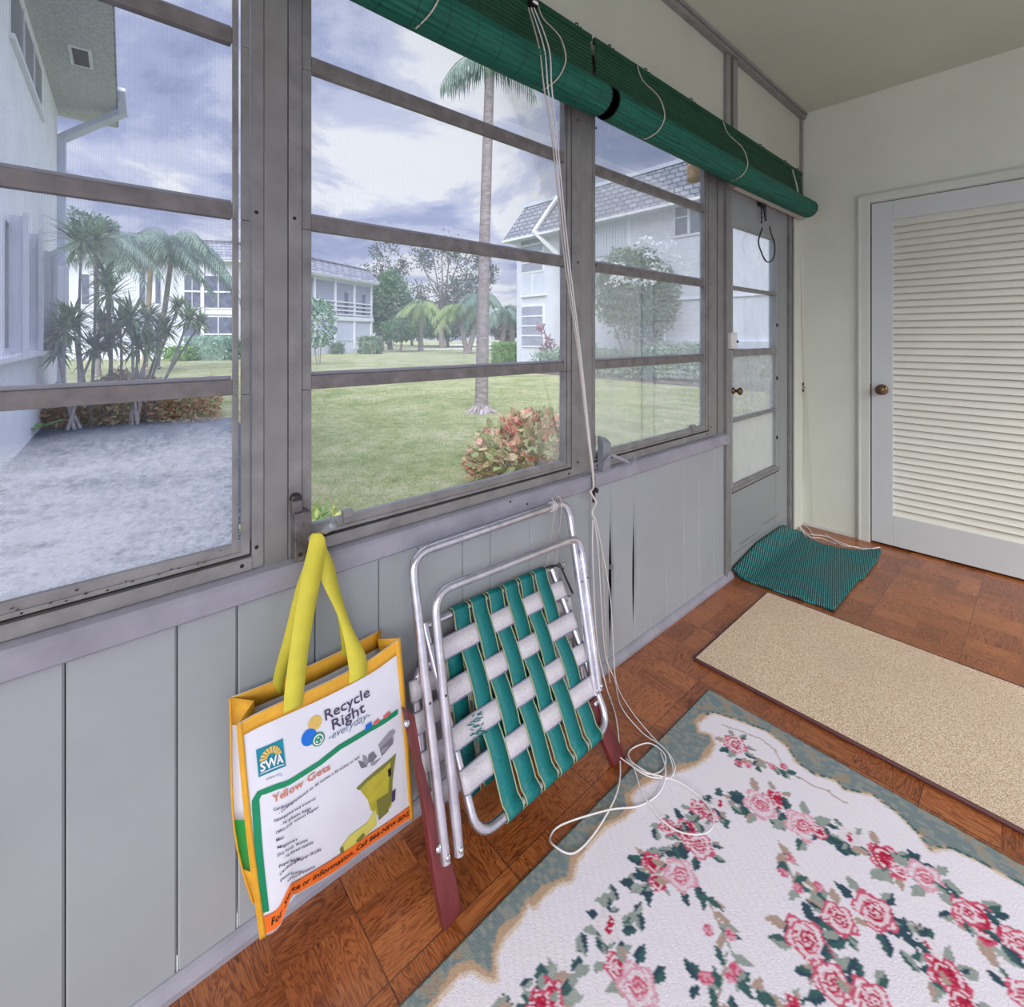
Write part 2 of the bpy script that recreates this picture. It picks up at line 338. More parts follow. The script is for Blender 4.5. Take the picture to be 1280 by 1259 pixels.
def spline(pts, n=8):
    pts = [Vector(p) for p in pts]; out = []
    for i in range(len(pts)-1):
        p0 = pts[max(i-1, 0)]; p1 = pts[i]; p2 = pts[i+1]; p3 = pts[min(i+2, len(pts)-1)]
        for k in range(n):
            t = k/n; out.append(.5*((2*p1)+(p2-p0)*t+(2*p0-5*p1+4*p2-p3)*t*t+(3*p1-p0-3*p2+p3)*t**3))
    out.append(pts[-1]); return out
def bx(name, dims, key, parent=None, bevel=0):
    m = MB()
    for d in (dims if isinstance(dims[0], (list, tuple)) else [dims]): m.box(*d, key)
    return m.build(name, parent, bevel)
def rpath(corners, r, n=6):     # polyline with rounded corners
    P = [Vector(p) for p in corners]; out = [P[0]]
    for i in range(1, len(P)-1):
        a = (P[i-1]-P[i]); b = (P[i+1]-P[i]); d = min(r, a.length*.5, b.length*.5); A = P[i]+a.normalized()*d; B = P[i]+b.normalized()*d
        for k in range(n+1):
            t = k/n; out.append(A*(1-t)**2+P[i]*2*t*(1-t)+B*t*t)
    out.append(P[-1]); return out
SKYSEED, ZEN, SUNE, EXPO = 3.7, 4.0, 5.0, 0.09
# ================================================================== ROOM
XR, YB, YF, ZC = 2.75, -2.3, 3.56, 2.71
def struct(o): o['kind'] = 'structure'; return o
struct(bx('floor', (-.02, XR, YB, YF+.1, -.05, 0), 'parquet'))
struct(bx('ceiling', (-.15, XR+.1, YB-.1, YF+.1, ZC, ZC+.1), 'ceiling_paint'))
# rear wall round the louvred door
struct(bx('wall_rear', [(-.15, .375, YF, YF+.12, -.05, ZC), (.375, 1.19, YF, YF+.12, 2.045, ZC), (1.19, XR+.1, YF, YF+.12, -.05, ZC)], 'wall_paint'))
# unseen right and back porch walls, with openings invented wide to let daylight in
struct(bx('wall_right', [(XR, XR+.1, YB, YF, -.05, .10), (XR, XR+.1, YB, YF, 2.55, ZC), (XR, XR+.1, 3.3, YF, .1, 2.55), (XR, XR+.1, .4, .5, .1, 2.55)], 'wall_paint'))
struct(bx('wall_back', [(0, XR, YB-.1, YB, -.05, .10), (0, XR, YB-.1, YB, 2.55, ZC), (0, .1, YB-.1, YB, .1, 2.55)], 'wall_paint'))
# window wall: upper panel, lower boards
struct(bx('wall_left', [(-.12, 0, YB, 3.56, 2.25, ZC), (-.12, 0, YB, -1.0, 0, 2.25), (-.12, -.075, -1.0, 2.43, 0, .74)], 'upper_panel'))
wl = bpy.data.objects['wall_left']
mb = MB()                                       # the painted boards of the knee wall, two of them split open
def crackw(z, c):                               # half opening of a split at height z
    if z > .64: return .0006
    t = (z-.02)/.62
    return max(.0006, c*math.sin(PI*min(1, max(0, t))**.9)**1.4)
ys = [-1.0, -.82, -.665, -.51, -.355, -.178, -.021, .136, .238, .395, .55, .66, .805, .907, 1.069, 1.208, 1.365, 1.488, 1.640, 1.752, 1.883, 2.032, 2.173, 2.326, 2.43]
ZN = 26
for a, b in zip(ys, ys[1:]):
    ra, rb = [], []
    L = {1.488: .014, 1.640: .013}
    rows = []
    for k in range(ZN+1):
        z = .02+(.71-.02)*k/ZN
        ca = crackw(z, L[a]) if a in L else .0008; cb = crackw(z, L[b]) if b in L else .0008
        if a == 1.640: ca *= .8
        bow = .004*math.sin(PI*k/ZN) if (a in L or b in L) else 0
        rows.append([(-.007, a+ca, z), (-.004, a+ca, z), (bow, a+ca+.0035, z), (bow, b-cb-.0035, z), (-.004, b-cb, z), (-.007, b-cb, z)])
    mb.grid(rows, 'panel_paint', smooth=False, flip=True)
o = mb.build('painted_boards', wl)
bx('cavity_backing', (-.074, -.07, -1.0, 2.43, 0, .72), 'gap_dark', wl)  # near-black sheet paints in the darkness inside the split boards
m = MB(); m.box(-.005, .018, 1.474, 1.481, .37, .385, 'post_metal'); m.build('nail_plate', wl)
# sill rail over the boards
m = MB()
prof = [(0, .700), (.022, .700), (.026, .704), (.026, .742), (.020, .750), (-.01, .757), (-.01, .70)]
m.grid([[(x, y, z) for x, z in prof] for y in (-1.0, 2.43)], 'sill_paint', smooth=False, flip=True)
m.add([(x, 2.43, z) for x, z in prof], [tuple(range(len(prof)))], 'sill_paint'); struct(m.build('trim_1'))
tr1 = bpy.data.objects['trim_1']
m = MB()
for y, z in ((.352, .716), (1.03, .722), (2.40, .725), (.96, .745)): m.lathe((.026, y, z), (1, 0, 0), [(0, .0035), (.0015, .003)], 'rust_dark', 8)
m.build('nail_head', tr1)
# baseboard
m = MB(); prof = [(0, .0), (.020, .0), (.020, .012), (.011, .026), (.004, .031), (0, .031)]
m.grid([[(x, y, z) for x, z in prof] for y in (YB, 2.50)], 'sill_paint', smooth=False, flip=True); m.add([(x, 2.50, z) for x, z in prof], [tuple(range(len(prof)))], 'sill_paint')
struct(m.build('baseboard_left'))
# posts between the windows
def post(n, y0, y1, z0=.752, z1=2.26, x=.0):
    m = MB(); m.box(-.03, x, y0, y1, z0, z1, 'post_metal'); m.box(-.028, -.014, y0-.004, y1+.004, z0, z1, 'gap_dark'); return struct(m.build('trim_%d' % n, bevel=.002))
post(2, .2875, .3355); post(3, 1.3125, 1.386); post(4, 2.300, 2.352); post(5, 2.366, 2.432)
# ceiling moulding, vertical channel, corner strip above the windows
m = MB(); m.box(0, .03, YB, YF, 2.672, 2.692, 'frame_metal'); m.box(0, .038, YB, YF, 2.694, 2.709, 'post_metal'); struct(m.build('trim_6', bevel=.002))
m = MB(); m.box(0, .018, 2.425, 2.468, 2.2, 2.672, 'post_metal'); m.box(0, .018, 2.50, 2.55, 2.2, 2.672, 'post_metal'); m.box(0, .005, 2.468, 2.50, 2.2, 2.66, 'gap_dark'); m.box(.001, .012, 2.472, 2.482, 2.2, 2.66, 'frame_metal'); struct(m.build('trim_7', bevel=.0015))
m = MB(); m.box(0, .014, 3.525, 3.556, 2.07, 2.672, 'post_metal'); struct(m.build('trim_8', bevel=.0015))
# ---------------------------------------------------------------- windows
LV = [.815, 1.140, 1.500, 1.858, 2.225]
def window(n, y0, y1, gy0, gy1, panes, left_gap=False):
    w = thing('window_%d' % n, kind='structure', loc=(0, y0, .757))
    m = MB()                                    # outer frame with its screw heads
    m.box(-.028, .002, y0, gy0-.023, .757, 2.26, 'frame_metal'); m.box(-.028, .002, gy1+.035, y1, .757, 2.26, 'frame_metal')
    m.box(-.028, .004, gy0-.023, gy1+.035, .757, .783, 'frame_metal'); m.box(-.028, .002, gy0-.023, gy1+.035, 2.228, 2.26, 'frame_metal')
    m.box(-.026, -.01, gy0-.026, gy1+.040, .783, .788, 'gap_dark')
    m.box(-.028, -.008, y0, y1, .750, .757, 'gap_dark')
    for y in (y0+.012, y1-.014):
        for z in (.80, 1.50, 2.0): m.lathe((.002, y, z), (1, 0, 0), [(0, .0042), (.0012, .004), (.002, .002)], 'rust_dark', 10)
    for y in (gy0, gy1+.016): m.lathe((.004, y, .770), (1, 0, 0), [(0, .0042), (.0012, .004), (.002, .002)], 'rust_dark', 10)
    m.build('window_frame', w, bevel=.0018)
    for k in range(4):                          # four awning sashes
        z0, z1 = LV[k], LV[k+1]
        m = MB(); rb = .020 if k else .030
        if k == 0: m.box(-.024, -.004, gy0-.02, gy1+.032, .788, .815, 'frame_metal'); m.box(-.022, -.001, gy0-.02, gy1+.032, .788, .797, 'frame_metal')
        else:
            m.box(-.024, -.003, gy0, gy1, z0-.019, z0+.012, 'muntin_metal'); m.box(-.024, -.012, gy0, gy1, z0+.012, z0+.020, 'sill_paint')  # paler top strip: the light on the bar's upper face is painted
        for a, b in ((gy0-.021, gy0), (gy1, gy1+.0115), (gy1+(.0155 if n == 1 else .013), gy1+.032)):
            m.box(-.024 if (n > 1 or a < gy1-.1) else -.008, -.003 if b < gy1+.02 else .0, a, b, z0-.019 if k else .79, z1-.0195, 'frame_metal')
        if k == 3: m.box(-.024, -.003, gy0, gy1, 2.205, 2.228, 'muntin_metal')
        sash = m.build('sash', w, bevel=.0015)
        bx('glass_pane', (-.016, -.014, gy0-.002, gy1+.002, (z0 if k else .81), z1), panes[k], sash)
    s_ = bx('insect_screen', (-.0305, -.030, gy0-.01, gy1+.02, 1.13, 2.23), 'insect_screen', w)
    return w
w1 = window(1, -.95, .2865, -.89, .229, ['glass_grimy', 'glass_hazy', 'glass_clear', 'glass_clear'])
w2 = window(2, .3365, 1.3115, .387, 1.232, ['glass_clear', 'glass_hazy', 'glass_clear', 'glass_clear'])
w3 = window(3, 1.387, 2.300, 1.401, 2.228, ['glass_hazy', 'glass_hazy', 'glass_hazy', 'glass_clear'])
# rust marks on the lower rail of the left window
m = MB()
for i in range(60):
    y = random.uniform(-.85, .22); z = random.choice((random.uniform(.79, .812), random.uniform(.79, .80))); a = random.uniform(.001, .004); b = random.uniform(.001, .0025)
    m.add([(-.0005, y-a, z), (-.0005, y, z-b), (-.0005, y+a, z+b*.3), (-.0005, y+a*.2, z+b)], [(0, 1, 2, 3)], 'rust_dark')
m.build('rust_speck', w1)
# glazing clips at the foot of the panes
def clip(w, y, L): m = MB(); m.box(-.018, -.001, y-L/2, y+L/2, .803, .829, 'frame_metal'); m.box(-.001, .001, y-L/2, y+L/2, .803, .81, 'frame_metal'); m.build('glazing_clip', w, bevel=.0015)
clip(w2, onx(436, 640).y, .024); clip(w2, onx(682, 580).y, .028); clip(w3, onx(761, 562).y, .03); clip(w3, onx(868, 534).y, .032)
# crank operator of the middle window: worn housing with a short arm
h2 = MB(); P = [(.762, .012), (.885, .012), (.905, .02), (.91, .03), (.885, .036), (.762, .036)]
y0, y1 = .340, .374
h2.box(.002, .034, y0, y1, .758, .86, 'crank_dark'); h2.box(.002, .024, y0-.002, y0+.018, .86, .885, 'crank_dark')
h2.lathe((.002, y0+.010, .885), (1, 0, 0), [(0, .013), (.008, .012), (.012, .008)], 'steel_dark', 14); h2.lathe((.034, y0+.010, .772), (1, 0, 0), [(0, .005), (.002, .004)], 'rust_dark', 10)
hs = h2.build('crank_housing', w2, bevel=.006)
a = onx(398, 668, .045); b = onx(415, 657, .10); m = MB()
m.tube([(.03, .372, .80), (.045, .378, .806), a+(b-a)*.2, b], [.007, .0065, .006, .006], 'crank_grey', 12); m.lathe(b-(b-a).normalized()*.035, (b-a), [(0, .008), (.004, .0095), (.04, .0095), (.043, .008)], 'crank_grey', 16)
m.build('crank_handle', hs)
hook_pt = a+(b-a)*.45
# crank operator of the right window
m = MB(); yy = onx(747, 590).y
m.add([(.004, 1.405, .752), (.03, 1.405, .752), (.034, 1.405, .775), (.034, 1.405, .86), (.016, 1.405, .875), (.004, 1.405, .88)] + [(.004, 1.447, .752), (.03, 1.447, .752), (.034, 1.447, .775), (.034, 1.447, .85), (.016, 1.447, .864), (.004, 1.447, .868)],
      [(5, 4, 3, 2, 1, 0), (6, 7, 8, 9, 10, 11), (0, 1, 7, 6), (1, 2, 8, 7), (2, 3, 9, 8), (3, 4, 10, 9), (4, 5, 11, 10)], 'crank_grey')
hs3 = m.build('crank_housing', w3, bevel=.003)
e = onx(755, 578, .036); k1 = onx(764, 568.5, .06); k2 = onx(788, 578.5, .075); k3 = onx(794.5, 573, .10)
m = MB(); m.tube([e, k1], .006, 'crank_grey', 10); m.obox(k1, k2, .005, .011, (0, 0, 1), 'crank_grey'); m.tube([k2-(k3-k2)*.15, k3], .0062, 'crank_grey', 12); m.build('crank_handle', hs3, bevel=.001)
# ---------------------------------------------------------------- porch door (in the window wall)
d1 = thing('door_1', kind='structure', loc=(0, 2.51, 0))
m = MB(); m.box(-.1, .014, 2.434, 2.447, 0, 2.05, 'post_metal'); m.box(-.1, .004, 2.447, 2.508, 0, 2.05, 'post_metal'); m.box(-.1, -.004, 2.508, 2.513, 0, 2.02, 'gap_dark')
m.box(-.1, .012, 3.322, 3.340, 0, 2.05, 'frame_metal'); m.box(-.1, -.01, 3.340, 3.352, 0, 2.05, 'gap_dark'); m.box(-.1, .004, 3.352, 3.372, 0, 2.05, 'frame_metal'); m.box(-.1, -.005, 3.372, 3.382, 0, 2.05, 'gap_dark'); m.box(-.1, .008, 3.382, 3.402, 0, 2.05, 'post_metal'); m.build('door_jamb', d1, bevel=.0015)
m = MB(); m.box(-.1, .012, 2.434, 3.402, 2.028, 2.25, 'upper_panel'); m.tube([(.030, 2.47, 2.022), (.030, 3.47, 2.022)], .030, 'header_white', 16); m.build('header_bar', d1)
m = MB(); m.box(-.045, -.004, 2.513, 2.545, .012, 2.012, 'door_paint'); m.box(-.045, -.004, 3.133, 3.316, .012, 2.012, 'door_paint'); m.box(-.045, -.004, 2.545, 3.133, 1.829, 2.012, 'door_paint'); m.box(-.045, -.006, 2.545, 3.133, .012, .438, 'door_paint')
m.box(-.05, .002, 2.53, 3.18, .428, .447, 'post_metal'); m.box(-.03, -.002, 2.53, 3.18, .420, .428, 'gap_dark'); m.box(-.03, -.003, 2.513, 3.316, .10, .104, 'frame_metal')
m.box(-.02, -.0035, 3.18, 3.19, .44, 1.84, 'frame_metal'); m.box(-.02, -.003, 2.62, 2.86, .125, .134, 'post_metal'); m.box(-.02, -.003, 2.95, 3.16, .15, .159, 'post_metal')
m.build('door_slab', d1, bevel=.002)
for z0, z1 in ((1.135, 1.173), (1.495, 1.503), (.797, .80), (.447, .458)):
    c = (z0+z1)/2; hw = max((z1-z0)/2, .009); m = MB(); m.box(-.035, -.002, 2.545, 3.140, c-hw, c+hw, 'frame_metal'); m.build('glazing_bar', d1, bevel=.002)
for z0, z1, k in ((1.50, 1.829, 'glass_hazy'), (1.15, 1.50, 'glass_hazy'), (.80, 1.15, 'glass_smudged'), (.45, .80, 'glass_milky')): bx('glass_pane', (-.024, -.021, 2.545, 3.135, z0, z1), k, d1)
m = MB()
for z in (1.3, .98, .62): m.box(-.006, .002, 3.136, 3.148, z, z+.02, 'rust_dark')
m.build('pane_clip', d1)
m = MB(); kb = onx(922, 489, .02); m.lathe((-.004, kb.y, kb.z), (1, 0, 0), [(0, .017), (.004, .018), (.007, .009), (.024, .008), (.027, .015), (.034, .020), (.042, .019), (.047, .011), (.048, .006)], 'brass', 24); m.build('door_knob', d1)
m = MB(); z0 = 1.178; m.box(.004, .03, 2.452, 2.520, 1.178, 1.262, 'white_plastic'); lb = m.build('rim_lock', d1, bevel=.004)
m = MB(); m.box(-.004, .004, 2.520, 2.534, 1.172, 1.25, 'steel_dark'); m.lathe((.03, 2.512, 1.215), (1, 0, 0), [(0, .007), (.006, .006)], 'steel_dark', 12); m.build('latch', lb)
# chain hanging from the head of the door
ch = MB(); tp = onx(957, 262, .03)
ch.box(.0, .022, tp.y-.035, tp.y+.03, 1.978, 2.004, 'steel_dark')
for dy in (-.022, .022):
    q = tp.y+dy
    if dy < 0:
        for i in range(9): ch.lathe((.016, q, 1.975-.012*i), (0, 1 if i % 2 else 0, 1), [(0, .003), (.004, .0055), (.009, .003)], 'steel_dark', 8)
    else: ch.tube([(.016, q, 1.985), (.018, q+.012, 1.90)], [.010, .006], 'steel_dark', 8)
lp = [onx(px, py, .02) for px, py in ((953, 285), (948, 302), (952, 316), (957, 326), (963, 327), (968, 319), (968, 305), (964, 292), (962, 283))]
ch.tube(spline(lp, 4), .0042, 'steel_dark', 8)
oc = ch.build('door_chain', loc=(.0, tp.y, 1.99)); tag(oc, 'dark metal safety chain looped from the head of the porch door', 'chain')
# ---------------------------------------------------------------- louvred door
d2 = thing('door_2', kind='structure', loc=(.386, YF, 0))
m = MB(); t = .018
m.box(.310, .376, YF-t, YF, 0, 2.10, 'casing_paint'); m.box(.376, 1.2, YF-t, YF, 2.048, 2.10, 'casing_paint'); m.box(1.185, 1.25, YF-t, YF, 0, 2.10, 'casing_paint')
m.box(.318, .330, YF-t-.006, YF-t, 0, 2.09, 'casing_paint'); m.box(.330, 1.2, YF-t-.006, YF-t, 2.082, 2.092, 'casing_paint'); m.build('door_casing', d2, bevel=.003)
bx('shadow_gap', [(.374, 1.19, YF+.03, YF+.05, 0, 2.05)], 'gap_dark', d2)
bx('door_rail', [(.382, .485, YF-.006, YF+.03, .012, 2.040), (1.075, 1.18, YF-.006, YF+.03, .012, 2.040), (.485, 1.075, YF-.006, YF+.03, 1.929, 2.040), (.485, 1.075, YF-.006, YF+.03, .012, .190)], 'door2_paint', d2, .002)
NS = 44
for i in range(NS):
    z = .190+(1.929-.190)*(i+.5)/NS; p = (1.929-.190)/NS; m = MB()
    ya, yb = YF-.001, YF+.024
    m.add([(.485, ya, z-p*.50), (1.075, ya, z-p*.50), (1.075, yb, z+p*.62), (.485, yb, z+p*.62), (.485, ya+.006, z-p*.54), (1.075, ya+.006, z-p*.54), (1.075, yb+.003, z+p*.5), (.485, yb+.003, z+p*.5)],
          [(0, 1, 2, 3), (7, 6, 5, 4), (0, 4, 5, 1), (3, 2, 6, 7)], 'louvre_paint'); m.build('louvre_slat', d2)
m = MB(); kb = ony(1104, 488, YF-.05); m.lathe((.433, YF-.006, .925), (0, -1, 0), [(0, .031), (.004, .032), (.009, .028), (.012, .014), (.026, .012), (.03, .022), (.04, .028), (.052, .026), (.060, .017), (.062, .008), (.0625, .0)], 'brass', 28)
kn = m.build('door_knob', d2); m = MB(); m.box(.377, .383, YF-.012, YF-.004, .895, .955, 'brass'); m.build('strike_plate', d2)
struct(bx('baseboard_rear', (.02, .31, YF-.006, YF, 0, .02), 'casing_paint'))
struct(bx('trim_9', (-.05, .010, 3.402, YF, 0, 2.25), 'wall_paint'))
# ================================================================== BLINDS AND CORDS
def blind(y0, y1, xr, zr, R, hooks, label, loops, cap=True):
    t = thing('rolled_blind', label, 'blind', (.03, (y0+y1)/2, 2.2), 'rolled green slat blinds over the windows')
    m = MB(); nr = 22; rows = []; ry0 = y0; ry1 = y1-(.022 if y1 < 2 else .06)
    prof = []
    for k in range(nr*4):                       # ribbed roll of round slats
        a = 2*PI*k/(nr*4); r = R*(1-.06*abs(math.cos(a*nr/2))); prof.append((xr+r*math.cos(a), zr+r*math.sin(a)))
    N = 24
    for i in range(N+1):
        y = ry0+(ry1-ry0)*i/N; sg = -.006*math.sin(PI*i/N); rows.append([(x, y, z+sg) for x, z in prof+prof[:1]])
    m.grid(rows, 'blind_roll', smooth=True, flip=True)
    for y, f in ((ry0, 1), (ry1, -1)):
        for q in range(9):                      # spiral of slats seen at the end of the roll
            m.lathe((xr, y-f*.002, zr), (0, f, 0), [(0, R*(1-q*.1)), (.003, R*(1-q*.1)-.003)], 'blind_flap' if q % 3 else 'gap_dark', 24)
    m.build('roll', t)
    m = MB(); rows = []; K = 36
    for k in range(K+1):
        z = 2.292-(2.292-zr)*k/K; x = .032+.014*(k/K)+(.003 if k % 2 else 0); rows.append([(x, y0, z), (x, y1, z)])
    m.grid(rows, 'blind_flap', smooth=False); m.build('flap', t, solid=.002)
    m = MB(); m.box(.026, .040, y0-.004, y1+.004, 2.272, 2.294, 'blind_flap'); hr = m.build('head_rail', t, bevel=.002)
    m = MB(); m.tube([(.062, y0+.01, 2.135), (.062, y1-.08, 2.128)], .0035, 'blind_flap', 6); m.tube([(.058, y0+.01, 2.118), (.058, y1-.08, 2.112)], .0028, 'chrome', 6); m.build('slat_rod', t)
    for hy in hooks:
        m = MB(); m.tube([(.0, hy, 2.318), (.012, hy, 2.326), (.022, hy, 2.318), (.020, hy, 2.306), (.034, hy, 2.300), (.036, hy, 2.288)], .0024, 'steel_dark', 6); m.build('hook', t)
    for ly in loops:                            # cords that carry the roll
        m = MB(); a = [(.042, ly, 2.285), (.066, ly+.004, 2.22), (xr+.035, ly+.012, zr+.10), (xr+R+.006, ly+.012, zr+.03), (xr+R+.004, ly+.004, zr-.01), (xr+R*.72+.002, ly-.01, zr-R*.72-.004), (xr, ly-.02, zr-R-.004)]
        m.tube(spline(a, 6), .0022, 'cord_beige', 6)
        m.tube([(xr, ly-.02, zr-R-.004), (xr-R*.8, ly-.02, zr-R*.6), (.04, ly-.02, zr+.04)], .0022, 'cord_beige', 6); m.build('lifting_cord', t)
    return t
b1 = blind(.335, 1.326, .092, 2.040, .054, (.52, .80, onx(725, 22, .03).y), 'long green rolled blind over the middle window with its pull cords hanging from it', (.62, 1.055))
b2 = blind(1.350, 3.450, .092, 2.040, .054, tuple(onx(px, py, .03).y for px, py in ((766, 48), (811, 78), (868, 120), (954, 184), (985, 202), (1000, 208))), 'green rolled blind running over the right window and porch door into the corner', (1.60, 2.33))
# pull cords of the middle blind
def cord(name, pts, r, key, parent, n=7, ns=6):
    m = MB(); m.tube(spline(pts, n), r, key, ns); return m.build(name, parent)
def X(px, py, x): return onx(px, py, x)
m = MB(); pc = X(667, 3, .05); m.box(.038, .056, pc.y-.012, pc.y+.014, pc.z-.012, pc.z+.03, 'steel_dark'); m.tube([(.05, pc.y-.01, pc.z), (.05, pc.y+.012, pc.z)], .009, 'chrome', 10); m.build('pulley', b1)
tangle = [X(742, 604, .035), X(738, 615, .045), X(745, 628, .04), X(740, 640, .035), X(744, 650, .035)]
for j, (dx, key) in enumerate(((0, 'cord_white'), (3, 'cord_white'), (-3, 'cord_beige'))):
    pts = [X(664+dx*1.2, 10, .058), X(680+dx*2, 60, .135), X(685+dx*1.6, 110, .152), X(695+dx, 190, .13), X(708+dx, 320, .10), X(724+dx*.6, 440, .08), X(735+dx*.4, 540, .06)]+[q+Vector((0, dx*.001, 0)) for q in tangle]
    cord('pull_cord', pts, .0021, key, b1)
m = MB(); c = X(742, 612, .028); m.box(.026, .032, c.y-.006, c.y+.006, c.z-.045, c.z+.045, 'steel_dark'); m.box(.026, .048, c.y-.004, c.y+.004, c.z-.008, c.z+.008, 'steel_dark')
o = m.build('cord_cleat', loc=tuple(c), bevel=.002); tag(o, 'small dark cleat under the window post where the long blind cords are knotted', 'cleat')
def F(px, py, z=.006): return onz(px, py, z)
falls = [
 [X(743, 650, .035), X(748, 690, .03), X(752, 760, .03), X(757, 820, .035), F(768, 850), F(776, 885), F(802, 915), F(830, 940), F(844, 965), F(832, 978), F(800, 965), F(786, 950), F(790, 936), F(812, 934), F(831, 950), F(828, 966), F(806, 972), F(775, 950)],
 [X(741, 650, .033), X(741, 700, .03), X(746, 800, .03), F(758, 860), F(770, 900), F(775, 950), F(774, 985), F(764, 1015), F(740, 1050), F(716, 1073), F(694, 1066), F(688, 1046), F(704, 1032), F(760, 1020), F(800, 1011), F(825, 995), F(832, 970), F(826, 945)],
 [X(745, 650, .037), X(762, 740, .03), X(767, 815, .03), F(771, 858), F(790, 890), F(818, 925), F(836, 950), F(840, 972), F(815, 977), F(792, 966), F(783, 948), F(800, 968), F(850, 985), F(884, 1010), F(892, 1034), F(880, 1050), F(850, 1044), F(825, 1028), F(803, 998), F(793, 965), F(785, 945)],
]
for j, pts in enumerate(falls):
    pts = [p+Vector((0, 0, .0035*((i+j) % 3))) if p.z < .05 else p for i, p in enumerate(pts)]
    for p in pts:
        if p.z < .05 and p.x > .30: p.z += .008
    cord('pull_cord', pts, (.0018, .0022, .0018)[j], 'cord_white', b1, 8, 8)
cord('pull_cord', [X(745, 655, .037), X(752, 690, .03), X(756, 760, .028), X(757, 800, .03), F(762, 850, .004), F(764, 880, .004)], .002, 'cord_beige', b1)
# slack ends hung over the chair
# cord of the right blind down to the cleat on the rear wall and along the floor
def Y(px, py, y=3.545): return ony(px, py, y)
cord('pull_cord', [X(990, 212, .045), X(997, 240, .10), Y(999, 270, 3.49), Y(1001, 340, 3.52), Y(1004, 440, 3.535), Y(1006, 484, 3.54)], .0024, 'cord_beige', b2)
cord('pull_cord', [X(991, 212, .045), X(998, 240, .10), Y(1001, 270, 3.49), Y(1003, 340, 3.52), Y(1006, 440, 3.535), Y(1007, 484, 3.54)], .0020, 'cord_white', b2)
for pts in ([(1003, 490), (1001, 540), (998, 600), (995, 640)], [(1006, 490), (1006, 540), (1003, 600), (1000, 650)], [(1008, 490), (1012, 550), (1015, 600), (1016, 655)]):
    cord('pull_cord', [Y(*p) for p in pts], .0018, 'cord_beige', b2)
for pts in ([(996, 645), (999, 655), (1004, 664), (1014, 672), (1027, 673), (1045, 680)], [(1001, 650), (1003, 662), (1012, 668), (1030, 670), (1050, 678), (1072, 685), (1088, 686), (1098, 688)], [(997, 640), (1008, 668), (1018, 672), (1010, 660), (1003, 652), (1000, 660), (1013, 678)], [(1032, 668), (1052, 681), (1072, 684), (1082, 687), (1100, 684)]):
    q = []
    for px, py in pts:
        p = onz(px, py, .008)
        if p.y > 3.53: p.y = 3.53
        q.append(p)
    cord('pull_cord', q, .0026, 'cord_white', b2)
m = MB(); c = Y(1005, 484, 3.56); m.lathe((c.x, 3.56, c.z), (0, -1, 0), [(0, .008), (.006, .008), (.010, .004)], 'steel_dark', 12); m.obox((c.x, 3.548, c.z-.03), (c.x, 3.548, c.z+.03), .010, .008, (1, 0, 0), 'steel_dark')
m.tube([(c.x-.010, 3.54, c.z+.02), (c.x+.010, 3.54, c.z-.02)], .0025, 'cord_beige', 6); m.tube([(c.x+.010, 3.54, c.z+.02), (c.x-.010, 3.54, c.z-.02)], .0025, 'cord_beige', 6)
o = m.build('cord_cleat', loc=(c.x, 3.56, c.z)); tag(o, 'small dark cleat on the rear wall with a blind cord wound round it', 'cleat')

# ================================================================== LAWN CHAIR (folded, upside down, leaning on the wall)
chair = thing('folding_lawn_chair', 'folded aluminium lawn chair with teal and white webbing leaning on the wall', 'chair', (.2, .87, 0))
LP, LN = (.28, 0, 0), Vector((1, 0, .325)).normalized()
SP, SN = (.3224, 0, 0), Vector((1, 0, .5676)).normalized()
L_ = lambda px, py: onplane(px, py, LP, LN)
S_ = lambda px, py: onplane(px, py, SP, SN)
RT_ = .0105
A = [Vector((.243, .583, .112)), Vector((.052, .608, .700)), Vector((.050, 1.190, .700)), L_(744, 868)]
m = MB(); m.tube(rpath(A, .055, 8), RT_+.0012, 'aluminium', 14); fa = m.build('leg_frame', chair)
B = [Vector((.247, .611, .115)), Vector((.086, .648, .606)), Vector((.087, 1.200, .594)), L_(747, 862)]
B = [b+LN*.006 for b in B]
m = MB(); m.tube(rpath(B, .055, 8), RT_+.0012, 'aluminium', 14); m.build('leg_frame', chair)
for (p, q) in ((A[0], A[1]), (B[0], B[1]), (A[3], A[2]), (B[3], B[2])):
    d = (q-p).normalized(); m = MB(); m.lathe(p+d*.012+LN*.009, LN, [(0, .006), (.004, .006), (.006, .003)], 'chrome', 10); m.build('rivet', chair)
    m = MB(); m.lathe(p+d*.30+LN*.009, LN, [(0, .004), (.003, .003)], 'steel_dark', 8); m.build('rivet', chair)
def board(outl, th, name='armrest'):
    m = MB(); fr = [L_(*p)+LN*(-.004) for p in outl]; bk = [p-LN*th for p in fr]; n = len(outl)
    m.add(fr+bk, [tuple(range(n)), tuple(range(2*n-1, n-1, -1))]+[(i, i+n, (i+1) % n+n, (i+1) % n) for i in range(n)], 'redwood')
    bm_ = m.build(name, chair, bevel=.003); return bm_
ar1 = board([(507, 885), (530, 1000), (546, 1110), (558, 1168), (580, 1140), (572, 1098), (553, 1040), (530, 955), (520, 895)], .02)
ar2 = board([(737, 880), (754, 923), (770, 960), (784, 949), (779, 935), (764, 905), (752, 868)], .02)
for px, py, pr in ((509, 905, ar1), (549, 1062, ar1), (745, 880, ar2)):
    c = L_(px, py)+LN*(-.003); m = MB(); m.lathe(c, LN, [(0, .008), (.003, .008), (.006, .004)], 'chrome', 10); m.build('bolt', pr)
